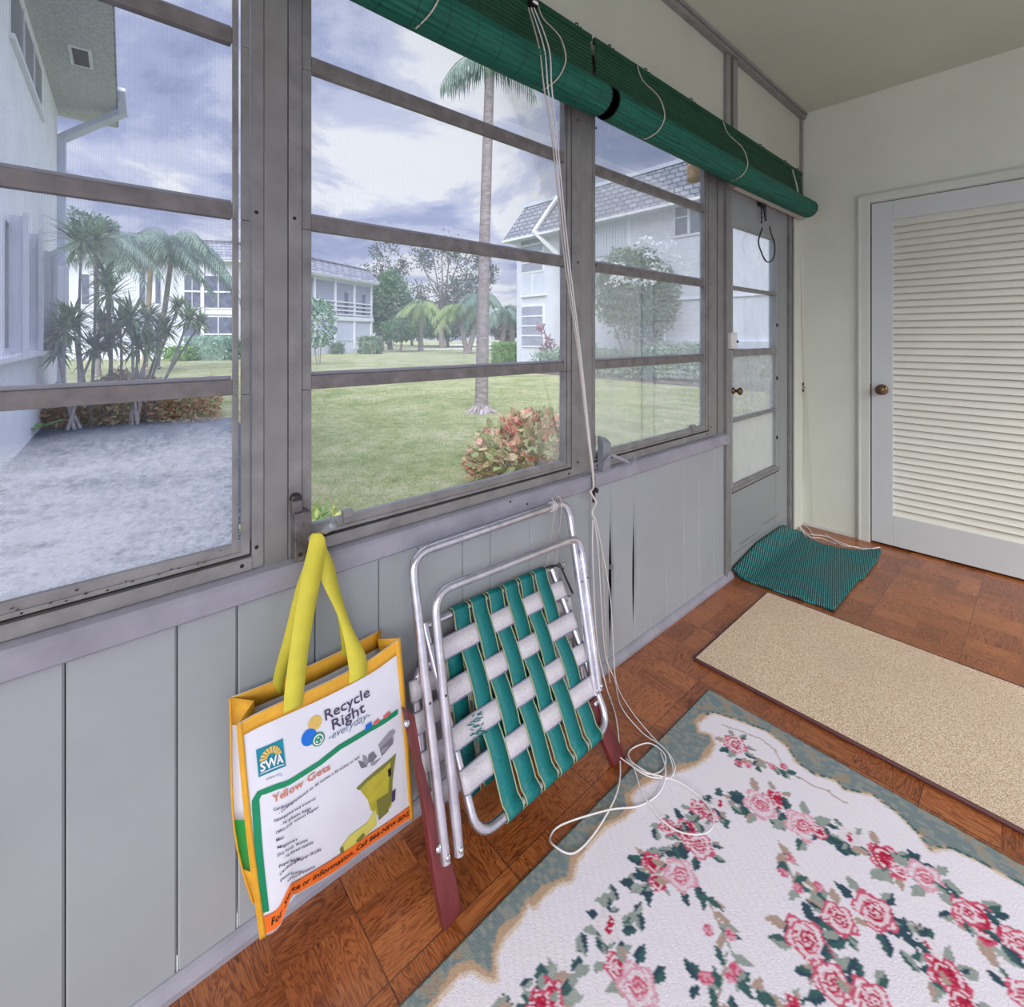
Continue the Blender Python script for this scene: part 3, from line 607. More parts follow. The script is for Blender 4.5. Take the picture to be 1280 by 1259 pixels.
# seat tube: shallow U with its closed end at the bottom front
BL = Vector((.256, .660, .118)); e1 = Vector((0, 1, 0)); ev = Vector((-.5676, 0, 1)).normalized(); SW, SH = .478, .44
def SU(u, v, o=0.): return BL+e1*u+ev*v+SN*o
m = MB(); m.tube(rpath([SU(-.006, .445), SU(0, 0), SU(SW, 0), SU(SW-.016, .445)], .052, 8), RT_, 'aluminium', 14); m.tube([SU(-.002, .438), SU(SW-.02, .438)], RT_*.8, 'aluminium', 10)
seat = m.build('seat_frame', chair)
cols = [.103+.0605*i for i in range(6)]; rows_v = [.108, .192, .280, .372]; GW, WW = .0525, .050
def strap(path, wdir, w, key, name, parent, edge='web_edge'):
    # path = list of (point, normal); a flat strap with stitched edge bands, 1.2 mm thick
    m = MB()
    for (a, b, k) in ((-.5, -.435, edge), (-.435, .435, key), (.435, .5, edge)):
        rows = [[p+wdir*w*a, p+wdir*w*b] for p, nn in path]; m.grid(rows, k, smooth=True)
    return m.build(name, parent, solid=.0012)
def wrap(end, outn, sgn, along):       # curl round a tube: end centre, from top side to under side
    out = []
    for k in range(9):
        a = PI/2-PI*1.15*k/8; out.append((end+along*sgn*math.cos(a)*(RT_+.0022)+SN*math.sin(a)*(RT_+.0022), SN))
    return out
def woven(cs, rv, u0, u1, v0, v1, parent, f=SU, keyv='web_teal', keyh='web_white', phase=0):
    for i, u in enumerate(cs):           # long straps
        path = []
        bot = [f(u, v0) + ev_*0 for ev_ in (Vector((0, 0, 0)),)][0]
        for k in range(9):
            a = -PI*.65+PI*1.30*k/8; path.append((bot-ev*math.cos(a)*(RT_+.0032)*1+SN*math.sin(a)*(RT_+.0032), SN))
        ks = []
        N = 60
        for k in range(1, N+1):
            v = v0+(v1-v0)*k/N
            o = RT_+.0022 if v < .02 else .006
            h = 0
            for j, r in enumerate(rv):
                d = abs(v-r)/(.087/2)
                if d < 1: over = (i+j+phase) % 2; h = (.0028 if over else -.0028)*math.cos(d*PI/2)**.5
            if v < .016: continue
            base = .0015+.0025*min(1, v/.05)
            if v > v1-.04: base += (RT_-.001)*(v-v1+.04)/.04
            path.append((f(u, v, base+h), SN))
        for k in range(5): path.append((f(u, v1+.008*math.sin(k*.6), RT_*math.cos(k*.7)), SN))
        strap(path, e1, GW, keyv, 'long_strap', parent, 'web_piping')
    for j, r in enumerate(rv):
        path = []; tl = f(u0, r); tr = f(u1, r)
        for k in range(9):
            a = PI*1.15-PI*1.15*k/8-0.0
            a = PI+PI*.15-(PI*.65)*k/8; path.append((tl+e1*math.cos(a)*(RT_+.0022)+SN*math.sin(a)*(RT_+.0022), SN))
        N = 60
        for k in range(1, N):
            u = u0+(u1-u0)*k/N; h = 0
            for i, c in enumerate(cs):
                d = abs(u-c)/(.0605/2)
                if d < 1: over = (i+j+phase) % 2; h = (-.0028 if over else .0028)*math.cos(d*PI/2)**.5
            e = min(u-u0, u1-u); base = .004+(RT_-.002)*max(0, 1-max(0, e)/.05)
            path.append((f(u, r, base+h), SN))
        for k in range(9):
            a = PI/2-(PI*.65)*k/8; path.append((tr+e1*math.cos(a)*(RT_+.0022)+SN*math.sin(a)*(RT_+.0022), SN))
        strap(path, ev, WW, keyh, 'cross_strap', parent)
# phase: whites on top at even columns in the lowest row
woven(cols, rows_v, .002, SW-.006, 0.0, .445, seat, phase=1)
# folded backrest behind the seat, webbed the same way
BK0 = Vector((.150, .604, .10)); bev = Vector((-.26, 0, 1)).normalized()
def BU(u, v, o=0.): return BK0+e1*u+bev*v+SN*o
BWD = .56
m = MB(); m.tube(rpath([BU(0, 0), BU(0, .33), BU(BWD, .33), BU(BWD, 0)][::-1], .05, 8), RT_, 'aluminium', 12); back = m.build('back_frame', chair)
for i in range(6):
    u = .12+.061*i; path = [(BU(u, v*.32/20, .004), SN) for v in range(21)]; strap(path, e1, GW, 'web_teal', 'long_strap', back, 'web_piping')
for v in (.05, .135, .22, .29):
    path = []
    for k in range(9):
        a = PI*1.15-(PI*.65)*k/8; path.append((BU(0, v)+e1*math.cos(a)*(RT_+.002)+SN*math.sin(a)*(RT_+.002), SN))
    path += [(BU(.03+(BWD-.06)*k/10, v, -.001), SN) for k in range(11)]
    for k in range(9):
        a = PI/2-(PI*.65)*k/8; path.append((BU(BWD, v)+e1*math.cos(a)*(RT_+.002)+SN*math.sin(a)*(RT_+.002), SN))
    strap(path, bev, WW, 'web_white', 'cross_strap', back)
# hinge straps at the top right corner of the seat and a frayed place at the lower left
m = MB(); a = S_(690, 712)+SN*.0; b = L_(716, 742)
m.tube([a+Vector((.01, -.015, .012)), a+Vector((.012, .02, .018)), b+Vector((0, .0, 0))], .0035, 'steel_dark', 6)
m.tube(spline([S_(672, 722), S_(678, 712)+SN*.01, S_(690, 708)+SN*.015, S_(702, 712)+SN*.01], 5), .003, 'steel_dark', 6)
m.lathe(S_(702, 706)+SN*.012, SN, [(0, .005), (.004, .005)], 'chrome', 10); m.build('hinge_link', chair)
m = MB()
for k in range(26):
    u = random.uniform(.035, .075); v = random.uniform(.165, .215); p = SU(u, v, .013); q = SU(u+random.uniform(.006, .018), v+random.uniform(-.006, .003), .014); m.tube([p, q], .0011, 'web_teal', 4)
m.build('frayed_thread', seat)
for pts in ([(686, 622, 1), (689, 640, 1), (684, 700, 0), (672, 722, 0)], [(692, 620, 1), (698, 632, 1), (696, 690, 0), (690, 712, 0)]):
    q = []
    for px, py, on in pts: q.append((L_(px, py)+LN*.014) if on else onx(px, py, .012+.04*0))
    cord('tie_string', q, .0014, 'cord_beige', chair)
m = MB(); c = (A[1]+(A[2]-A[1])*.86)
for k in range(3):
    q = c+Vector((0, .008*k, 0)); m.tube([q+Vector((math.cos(t)*.0135, .003*math.sin(t), math.sin(t)*.0135)) for t in [PI*2*i/12 for i in range(13)]], .0018, 'cord_white', 6)
m.build('tie_string', chair)

# ================================================================== SHOPPING BAG
bag = thing('shopping_bag', 'white reusable recycling tote with yellow handles hanging from the window crank', 'bag', (.08, .4, .02))
# control net of the front panel: (u, [(px, py, x) from top to bottom])
NET = [
 (0.00, [(297, 905, .130), (304, 990, .120), (313, 1075, .108), (326, 1173, .092)]),
 (0.10, [(318, 893, .134), (326, 981, .126), (336, 1070, .116), (349, 1159, .104)]),
 (0.19, [(337, 884, .136), (346, 972, .130), (355, 1058, .121), (364, 1122, .113)]),
 (0.26, [(352, 877, .136), (361, 966, .130), (369, 1046, .119), (374, 1117, .106)]),
 (0.45, [(392, 860, .134), (403, 943, .124), (413, 1018, .112), (420, 1090, .092)]),
 (0.62, [(427, 843, .130), (439, 925, .118), (449, 1000, .102), (455, 1063, .082)]),
 (0.80, [(464, 823, .124), (474, 905, .110), (483, 978, .094), (489, 1040, .076)]),
 (1.00, [(499, 798, .116), (506, 880, .102), (511, 952, .088), (516, 1023, .074)]),
]
def crint(vals, t):      # Catmull-Rom through (key, value) list
    ks = [k for k, _ in vals]; i = 0
    while i < len(ks)-2 and t > ks[i+1]: i += 1
    p = [v for _, v in vals]; p0 = p[max(i-1, 0)]; p1 = p[i]; p2 = p[i+1]; p3 = p[min(i+2, len(p)-1)]
    a = (t-ks[i])/(ks[i+1]-ks[i])
    if isinstance(p1, Vector): return .5*((2*p1)+(p2-p0)*a+(2*p0-5*p1+4*p2-p3)*a*a+(3*p1-p0-3*p2+p3)*a**3)
ROWV = (0, .333, .667, 1.0)
NETW = [(u, [onx(*q) for q in colm]) for u, colm in NET]
def BS(u, v, off=0.):
    colp = [(uu, crint(list(zip(ROWV, c)), v)) for uu, c in NETW]
    p = crint(colp, u); return Vector((p.x+off, p.y, p.z))
def onbag(fn, key, name, parent, off=.0012, cuts=3):     # a flat (u,v) mesh bent onto the bag
    pass
m = MB(); NU, NV = 48, 40; m.grid([[BS(i/NU, j/NV) for i in range(NU+1)] for j in range(NV+1)], 'bag_white'); front = m.build('front_panel', bag, solid=.001)
def patch(m, u0, u1, v0, v1, key, off=.0012, nu=None, nv=None):
    nu = nu or max(1, int(abs(u1-u0)*50)); nv = nv or max(1, int(abs(v1-v0)*40))
    m.grid([[BS(u0+(u1-u0)*i/nu, v0+(v1-v0)*j/nv, off) for i in range(nu+1)] for j in range(nv+1)], key)
def poly(m, pts, key, off=.0016): m.add([BS(u, v, off) for u, v in pts], [tuple(range(len(pts)))], key)
def band(m, pts, w, key, off=.0018):
    P = []
    for i in range(len(pts)-1):
        n = max(1, int(math.dist(pts[i], pts[i+1])*40))
        for k in range(n): P.append((pts[i][0]+(pts[i+1][0]-pts[i][0])*k/n, pts[i][1]+(pts[i+1][1]-pts[i][1])*k/n))
    P.append(pts[-1]); rows = []
    for i, (u, v) in enumerate(P):
        a = P[max(i-1, 0)]; b = P[min(i+1, len(P)-1)]; du, dv = (b[0]-a[0])*.75, b[1]-a[1]; l = math.hypot(du, dv) or 1; nx, ny = -dv/l, du/l
        rows.append([BS(u+nx*w/2/.75, v+ny*w/2, off), BS(u-nx*w/2/.75, v-ny*w/2, off)])
    m.grid(rows, key)
m = MB(); patch(m, 0, 1, 0, .088, 'bag_yellow', .002); patch(m, 0, .034, 0, 1, 'bag_yellow', .0024); patch(m, .955, 1, 0, 1, 'bag_yellow', .0024); m.build('yellow_binding', front, solid=.001)
def inv(px, py):          # find the (u, v) on the panel seen at a point of the front, by refinement
    best = (0, 0, 1e9)
    tgt = (px, py)
    def pj(p):
        x = p.x-CAMX; z = p.z-CAMZ; dep = FW[0]*x+FW[1]*p.y; r = RT[0]*x+RT[1]*p.y; return CX+FPX*r/dep, HY-FPX*z/dep
    cu, cv, st = .5, .5, .5
    for it in range(9):
        for i in range(-4, 5):
            for j in range(-4, 5):
                u = min(1, max(0, cu+i*st/4)); v = min(1, max(0, cv+j*st/4)); q = pj(BS(u, v)); d = (q[0]-px)**2+(q[1]-py)**2
                if d < best[2]: best = (u, v, d)
        cu, cv = best[:2]; st *= .4
    return best[:2]
m = MB()
def pp(*pts): return [inv(*p) for p in pts]
# the green line, the orange foot band and the emblem shapes
band(m, pp((331, 1140), (322, 1050), (319, 1000), (324, 991), (362, 977), (400, 953), (425, 933), (462, 911), (497, 889)), .028, 'print_green')
def orange(u): return .905
m.grid([[BS(.034+(.921)*i/80, v, .0040) for i in range(81)] for v in (.885, .91, .93, .95, .97)], 'print_orange')
for u0, k in ((.10, 'print_blue'),): pass
def disc(m, px, py, ru, rv, key, off=.002, n=24, hole=0):
    cu, cv = inv(px, py)
    if hole: m.grid([[BS(cu+ru*s_*math.cos(2*PI*k/n), cv+rv*s_*math.sin(2*PI*k/n), off) for k in range(n+1)] for s_ in (hole, 1)], key)
    else: m.add([BS(cu+ru*math.cos(2*PI*k/n), cv+rv*math.sin(2*PI*k/n), off) for k in range(n)], [tuple(range(n))], key)
disc(m, 393.5, 903, .038, .030, 'print_gold'); disc(m, 386, 921, .041, .034, 'print_blue', .0022); disc(m, 397.5, 923.5, .036, .029, 'print_green', .0026); disc(m, 397.5, 923.5, .029, .023, 'print_white', .003); disc(m, 397.5, 923.5, .022, .0175, 'print_green', .0034)
cu, cv = inv(397.5, 923.5)
for k in range(3):
    a = -PI/2+k*2*PI/3; poly(m, [(cu+.015*math.cos(a-.8), cv+.012*math.sin(a-.8)), (cu+.017*math.cos(a), cv+.0135*math.sin(a)), (cu+.015*math.cos(a+.6), cv+.012*math.sin(a+.6)), (cu+.008*math.cos(a), cv+.006*math.sin(a))], 'print_white', .0038)
# sun emblem square
sq = pp((319.5, 937), (353, 922.5), (357, 957), (323, 971)); poly(m, sq, 'print_teal', .002)
U0 = sum(p[0] for p in sq)/4; V0 = sum(p[1] for p in sq)/4; du = (sq[1][0]-sq[0][0]); dv = (sq[3][1]-sq[0][1])
for k in range(9):
    a0 = PI+PI*(k+.08)/9; a1 = PI+PI*(k+.86)/9; c0 = (U0, V0-.02*dv)
    poly(m, [(c0[0]+du*.16*math.cos(a0), c0[1]+dv*.14*math.sin(a0)), (c0[0]+du*.42*math.cos(a0), c0[1]+dv*.38*math.sin(a0)), (c0[0]+du*.42*math.cos(a1), c0[1]+dv*.38*math.sin(a1)), (c0[0]+du*.16*math.cos(a1), c0[1]+dv*.14*math.sin(a1))], 'print_gold', .0026)
band(m, [(sq[3][0]+.01, sq[3][1]-.012), (sq[2][0]-.006, sq[2][1]-.012)], .004, 'print_white', .0028)
# tossed papers and the two bins
for pts, k in ((((472, 931), (486, 914), (490, 912), (492, 926), (478, 941)), 'print_grey'), (((474, 936), (489, 921), (491, 929), (477, 945)), 'print_grey_dark'), (((488, 917), (491, 911), (494, 914), (490, 921)), 'print_grey'), (((447, 950), (453, 952), (459, 958), (451, 960)), 'print_grey_dark'), (((453, 943), (457, 945), (461, 952), (458, 957), (453, 950)), 'print_grey'), (((460, 943), (466, 939), (471, 945), (465, 952), (460, 953)), 'print_grey_dark'), (((463, 953), (472, 949), (477, 946), (468, 956), (463, 957)), 'print_grey')):
    poly(m, pp(*pts), k, .002)
for pts, k, o_ in ((((445, 985), (455, 975), (470, 962), (484, 951), (495, 941), (491, 955), (490, 985), (489, 1007), (480, 1018), (471, 1018), (463, 1012), (459, 999), (449, 986)), 'print_olive', .002), (((445, 985), (455, 975), (470, 962), (484, 951), (495, 941), (493, 946), (478, 961), (459, 976), (448, 987)), 'print_olive_dark', .0026),
                   (((488, 950), (494, 943), (490, 975), (489, 1000), (484, 1012), (485, 985)), 'print_olive_dark', .0024), (((470, 1000), (486, 990), (485, 1014), (473, 1025)), 'print_olive_dark', .0022),
                   (((424, 1060), (436, 1044), (458, 1028), (469, 1010), (470, 1030), (452, 1049), (438, 1066), (427, 1074)), 'print_lime', .0028), (((424, 1060), (428, 1056), (431, 1070), (427, 1076)), 'print_olive_dark', .0032), (((444, 1050), (453, 1040), (456, 1043), (447, 1053)), 'print_olive_dark', .0034), (((489, 989), (494, 985), (493, 999), (489, 1003)), 'print_purple', .003), (((484, 962), (488, 958), (488, 968), (485, 971)), 'print_black', .003)):
    poly(m, pp(*pts), k, o_)
for pts, k in ((((456, 906), (464, 901), (464, 908), (456, 913)), 'print_blue'), (((466, 903), (472, 897), (474, 899), (472, 903), (467, 906)), 'print_pink'), (((478, 895), (486, 888), (488, 891), (480, 898)), 'print_pink')): poly(m, pp(*pts), k, .003)
m.build('printed_artwork', front)
# lettering: every text is laid along a line on the panel and bent onto it
def text(s_, p0, p1, key, hgt, off=.0026, shear=0, extr=0, squeeze=True):
    cuv = bpy.data.curves.new('tmp', 'FONT'); cuv.body = s_; cuv.size = 1; cuv.resolution_u = 2; cuv.shear = shear; cuv.offset = extr
    ob = bpy.data.objects.new('tmp', cuv); COL.objects.link(ob); dg = bpy.context.evaluated_depsgraph_get(); dg.update()
    me = bpy.data.meshes.new_from_object(ob.evaluated_get(dg)); bpy.data.objects.remove(ob); w = max(v.co.x for v in me.vertices)
    a = inv(*p0); b = inv(*p1); du, dv = b[0]-a[0], b[1]-a[1]
    bm = bmesh.new(); bm.from_mesh(me); bmesh.ops.triangulate(bm, faces=bm.faces)
    m = MB(); vs = []
    for v in bm.verts:
        t = v.co.x/w; vs.append(BS(min(1, a[0]+du*t), min(1, a[1]+dv*t-v.co.y*hgt), off))
    bm.verts.index_update(); m.add(vs, [tuple(x.index for x in f.verts) for f in bm.faces], key); bm.free()
    return m
def put(*a, name='printed_lettering', **k): o = text(*a, **k).build(name, front); return o
put('Recycle', (405, 901), (462, 869), 'print_purple', .064, extr=.01)
put('Right', (414, 913), (456, 889), 'print_purple', .064, extr=.01)
put('-everyday-', (409, 926), (462, 896), 'print_greyblue', .046, shear=.35)
put('SWA', (325, 964), (354, 951), 'print_white', .052, off=.0034, extr=.03)
put('swa.org', (332, 975), (352, 968), 'print_greyblue', .020)
put('Yellow Gets', (341, 1003), (412.5, 961), 'print_red', .050, extr=.02)
for s_, p0, p1 in (('Cardboard', (341, 1013), (366, 1003)), ('- Cut and flattened to 36 inches x 36 inches or less', (348, 1017), (449, 946)), ('Newspaper and inserts', (342, 1027), (394, 998)), ('- No plastic bags', (350, 1031), (388, 1010)), ('Office and School Paper', (344, 1042), (398, 1009)), ('Mail', (344.5, 1051), (354, 1047)), ('Magazines', (346, 1060), (371, 1049)),
                   ('Dry Food Boxes', (346, 1070), (384, 1050)), ('- No food stains', (354, 1073), (391, 1053)), ('Paper Bags', (348, 1084), (375, 1073)), ('Cardboard Paper Rolls', (349, 1094), (401, 1062)), ('Pizza Boxes', (350, 1102), (378, 1089)), ('- No food stains', (356, 1107), (393, 1083))):
    put(s_, p0, p1, 'print_text', .019, off=.0032, extr=.014)
def tb(s_, u0, u1, v, key, hgt, ex=.01, sh=0):
    cuv = bpy.data.curves.new('tmp', 'FONT'); cuv.body = s_; cuv.size = 1; cuv.resolution_u = 2; cuv.shear = sh; cuv.offset = ex
    ob = bpy.data.objects.new('tmp', cuv); COL.objects.link(ob); dg = bpy.context.evaluated_depsgraph_get(); dg.update()
    me = bpy.data.meshes.new_from_object(ob.evaluated_get(dg)); bpy.data.objects.remove(ob); w = max(q.co.x for q in me.vertices)
    m = MB(); m.add([BS(u0+(u1-u0)*q.co.x/w, v-q.co.y*hgt, .0052) for q in me.vertices], [tuple(p.vertices) for p in me.polygons], key); return m.build('printed_lettering', front)
tb('For Service or information, Call 866-NEW-BINS', .06, .945, .935, 'print_black', .046, .012, .2)
# back panel, gussets, inner faces
BK = [(288, 874, .030), (478, 787, .028)]
def BP(u, v):
    a = onx(288, 872, .030).lerp(onx(476, 787, .028), u); b = onx(317, 1128, .030).lerp(onx(500, 1010, .030), u); q = a.lerp(b, v); q.x += .012*math.sin(PI*u)*(1-v); q.y -= .017*math.sin(PI*min(1, v**1.3))*(1-u)**2; return q
m = MB(); m.grid([[BP(i/12, j/10) for i in range(13)] for j in range(11)], 'bag_white', flip=True); bp_ = m.build('back_panel', bag, solid=.001)
m = MB(); m.grid([[BP(i/12, v)+Vector((.0018, 0, 0)) for i in range(13)] for v in (0, .085)], 'bag_yellow'); m.build('yellow_binding', bp_, solid=.001)
def gusset(fpt, bpt, inw, name):
    m = MB(); N = 16; rows = []; r2 = []
    for j in range(N+1):
        v = j/N; f_ = fpt(v); b_ = bpt(v); mid = (f_+b_)/2+Vector((0, inw, 0))*(1-.5*v); rows.append([f_, f_.lerp(mid, .5), mid, mid.lerp(b_, .5), b_]); r2.append(v)
    nk = int(N*.10)
    m.grid(rows[:2+1], 'bag_yellow'); m.grid(rows[2:10], 'bag_white'); m.grid(rows[9:14], 'print_leafgreen'); m.grid(rows[13:], 'bag_yellow')
    g = m.build(name, bag, solid=.001); return g
gL = gusset(lambda v: BS(0, v), lambda v: BP(0, min(1, v)), .035, 'side_gusset')
gR = gusset(lambda v: BS(1, v), lambda v: BP(1, min(1, v)), -.03, 'side_gusset')
for pts, r_ in (([BP(0, v/10)+Vector((.001, -.001, 0)) for v in range(11)], .0022), ([BS(0, v/14) for v in range(15)], .0024), ([BS(1, v/14) for v in range(15)], .0024)): m = MB(); m.tube(pts, r_, 'bag_yellow', 6); m.build('edge_piping', bag)
m = MB(); m.grid([[BS(i/12, 1).lerp(BP(i/12, 1), t)+Vector((0, 0, .012*math.sin(PI*t))) for i in range(13)] for t in (0, .33, .66, 1)], 'bag_white', flip=True); m.build('bottom_panel', bag, solid=.001)
# handles hung on the crank arm
def strap2(rows, name='handle'):
    L_e = spline([onx(*r[0]) for r in rows], 6); R_e = spline([onx(*r[1]) for r in rows], 6); m = MB(); m.grid([[a, a.lerp(b, .5), b] for a, b in zip(L_e, R_e)], 'strap_yellow'); return m.build(name, bag, solid=.0015)
strap2([((354, 892, .139), (378, 882, .138)), ((356, 862, .140), (381, 853, .140)), ((364, 800, .125), (388, 795, .125)), ((376, 724, .095), (400, 728, .098)), ((384, 690, .075), (405, 698, .082)), ((387, 674, .066), (407, 678, .078)), ((390, 667, .062), (403, 668, .078)), ((395, 668, .048), (402, 666, .058)), ((396, 674, .040), (400, 674, .045))])
strap2([((436, 855, .134), (458, 845, .131)), ((435, 828, .132), (457, 819, .130)), ((424, 775, .115), (438, 780, .114)), ((402, 727, .092), (424, 735, .092)), ((394, 700, .078), (417, 705, .078)), ((389, 682, .070), (408, 684, .070)), ((390, 669, .060), (405, 670, .060))])
strap2([((339, 875, .036), (352, 868, .040)), ((342, 845, .04), (358, 840, .044)), ((356, 792, .045), (374, 800, .05)), ((370, 735, .045), (385, 740, .055)), ((384, 695, .040), (398, 700, .05)), ((391, 672, .04), (400, 674, .045))])
strap2([((428, 835, .036), (446, 828, .036)), ((426, 800, .044), (436, 795, .044)), ((420, 760, .05), (429, 757, .05)), ((408, 715, .05), (416, 712, .05)), ((398, 690, .045), (408, 688, .045)), ((396, 674, .045), (402, 672, .045))])
# ================================================================== MATS AND RUG
m = MB(); C = [onz(866, 828), onz(955, 743)]
rx0, rx1, ry0, ry1 = .190, 2.45, 1.745, 2.470
def rbox(m, x0, x1, y0, y1, z0, z1, key): m.box(x0, x1, y0, y1, z0, z1, key)
rbox(m, rx0+.008, rx1-.008, ry0+.008, ry1-.008, .0005, .011, 'tan_carpet'); r = m.build('carpet_runner', loc=(1.3, 2.1, 0)); tag(r, 'tan speckled carpet runner with a brown bound edge lying across the floor', 'rug')
m = MB(); m.tube([(rx0+.006, ry0+.006, .006), (rx1-.006, ry0+.006, .006), (rx1-.006, ry1-.006, .006), (rx0+.006, ry1-.006, .006), (rx0+.006, ry0+.006, .006)], .0065, 'mat_binding', 8); m.build('bound_edge', r)
# teal door mat, its far side curled up against the door and the wall
m = MB(); NU, NV = 34, 56; rows = []
for j in range(NV+1):
    v = j/NV; row = []
    for i in range(NU+1):
        u = i/NU
        x = .012+u*(.455-.012)+(.012 if j > NV*.5 else 0)*u
        yfar = 3.36-.11*math.sin(PI*min(1, max(0, (u-.05)/.85)))**1.0*(1 if u > .05 else 0)
        if u < .12: yfar = 3.20+.16*(u/.12)
        y = 2.503+.02*u+v*(yfar-2.503-.02*u)
        z = .008
        z += .082*max(0, 1-u/.16)**1.6*(.45+.55*min(1, v*2.2))
        if v > .9 and u > .8: z += .030*((v-.9)/.1)*((u-.8)/.2)
        z += .012*max(0, v-.85)/.15*math.sin(PI*u)
        row.append((x, y, z))
    rows.append(row)
m.grid(rows, 'teal_mat'); dm = m.build('door_mat', solid=.010, loc=(.23, 2.95, 0)); tag(dm, 'teal ribbed door mat curled up against the bottom of the porch door', 'mat')
# floral rug: woven pattern drawn knot by knot in rug coordinates (metres)
RX0, RX1, RY0, RY1 = .311, 1.95, -.55, 1.636
WHITE = (238, 232, 242); TEAL = (126, 140, 143); TEAL2 = (148, 153, 148); TAN = (196, 166, 140); CREAM = (224, 206, 192)
DK = (70, 104, 104); DK2 = (60, 84, 98); LT = (156, 166, 160); BR = (184, 160, 148); RED = (190, 46, 78); ROSE = (212, 96, 124); PINK = (226, 168, 186); DRED = (150, 34, 66)
ST = .0042; nx = int((RX1-RX0)/ST); ny = int((RY1-RY0)/ST)
def F2(px, py): p = onz(px, py, .008); return (p.x, p.y)
left = [(884, 894), (871, 905), (874, 915), (888, 918), (893, 930), (886, 944), (868, 957), (850, 963), (832, 968), (815, 975), (795, 986), (788, 996), (792, 1010), (780, 1022), (755, 1034), (740, 1050), (720, 1078), (714, 1101), (699, 1103), (680, 1118), (668, 1133), (660, 1130), (649, 1150), (630, 1170), (619, 1195), (620, 1225), (608, 1222), (590, 1211), (571, 1220), (549, 1247), (535, 1272), (520, 1300), (500, 1330), (470, 1350), (430, 1400)]
right = [(884, 894), (893, 891), (926, 902), (958, 914), (985, 935), (994, 952), (1017, 968), (1038, 974), (1047, 978), (1054, 987), (1090, 994), (1122, 1017), (1149, 1044), (1163, 1064), (1176, 1060), (1191, 1062), (1221, 1076), (1247, 1090), (1280, 1108), (1330, 1130), (1400, 1150)]
LB = [F2(*p) for p in left]; RB = [F2(*p) for p in right]
LB = [p for p in LB if p[1] > -.5]+[(.36, -.3), (.36, -.55)]; RB = RB+[(1.95, 1.55)]
poly_in = RB+[(1.95, -.55)]+LB[::-1]
def inpoly(x, y, P):
    c = False; n = len(P); j = n-1
    for i in range(n):
        if (P[i][1] > y) != (P[j][1] > y) and x < (P[j][0]-P[i][0])*(y-P[i][1])/(P[j][1]-P[i][1])+P[i][0]: c = not c
        j = i
    return c
def segd(x, y, P):
    b = 9
    for (ax, ay), (bx_, by_) in zip(P, P[1:]):
        dx, dy = bx_-ax, by_-ay; L2 = dx*dx+dy*dy or 1e-9; t = max(0, min(1, ((x-ax)*dx+(y-ay)*dy)/L2)); d = math.hypot(x-ax-dx*t, y-ay-dy*t); b = min(b, d)
    return b
rr = random.Random(3)
img = [[None]*(nx+1) for _ in range(ny+1)]
def hsh(i, j): return ((i*73856093) ^ (j*19349663)) % 1000/1000
for j in range(ny+1):
    y = RY0+(RY1-RY0)*j/ny
    for i in range(nx+1):
        x = RX0+(RX1-RX0)*i/nx; near = x < .62 or y > 1.15
        if not near: img[j][i] = WHITE; continue
        ins = inpoly(x, y, poly_in)
        dl = segd(x, y, LB) if x < .62 else 9; dr = segd(x, y, RB) if y > 1.15 else 9
        h = hsh(i//3, j//2)
        if ins:
            c = WHITE
            if dl < .007: c = CREAM
            if dr < .006: c = CREAM
            if dl > .05 and dr < .05 and .040 < dr < .044 and x < .75: c = BR
        else:
            c = TEAL if h > .35 else TEAL2
            n2 = math.sin(x*41+3*math.sin(y*23))*math.sin(y*37+2*math.sin(x*31))
            if n2 > .45 and h > .4: c = (158, 148, 132)
            if dl < .012+.005*math.sin(y*60): c = TAN
            if dr < .006: c = DK if h > .3 else TAN
        img[j][i] = c
def setp(x, y, c):
    i = round((x-RX0)/(RX1-RX0)*nx); j = round((y-RY0)/(RY1-RY0)*ny)
    if 0 <= i <= nx and 0 <= j <= ny: img[j][i] = c
def blob(cx, cy, r, fn):
    n = int(r/ST)+2; ci = round((cx-RX0)/ST); cj = round((cy-RY0)/ST)
    for jj in range(-n, n+1):
        for ii in range(-n, n+1):
            x = RX0+(ci+ii)*(RX1-RX0)/nx; y = RY0+(cj+jj)*(RY1-RY0)/ny; c = fn(x-cx, y-cy, hsh(ci+ii+7, cj+jj+3))
            if c: setp(x, y, c)
def leafp(cx, cy, a, L, W, c1, c2=None):
    ca, sa = math.cos(a), math.sin(a)
    def fn(dx, dy, h):
        t = (dx*ca+dy*sa)/L; s_ = abs(-dx*sa+dy*ca)
        if 0 <= t <= 1 and s_ < W*math.sin(PI*t**.8)*(.8+.35*h): return (c2 if (c2 and (-dx*sa+dy*ca) > 0) else c1)
    blob(cx, cy, L*1.05, fn)
def stem(pts, c, w=.0035):
    for (a, b) in zip(pts, pts[1:]):
        n = int(math.dist(a, b)/ST*2)+1
        for k in range(n+1): setp(a[0]+(b[0]-a[0])*k/n, a[1]+(b[1]-a[1])*k/n, c)
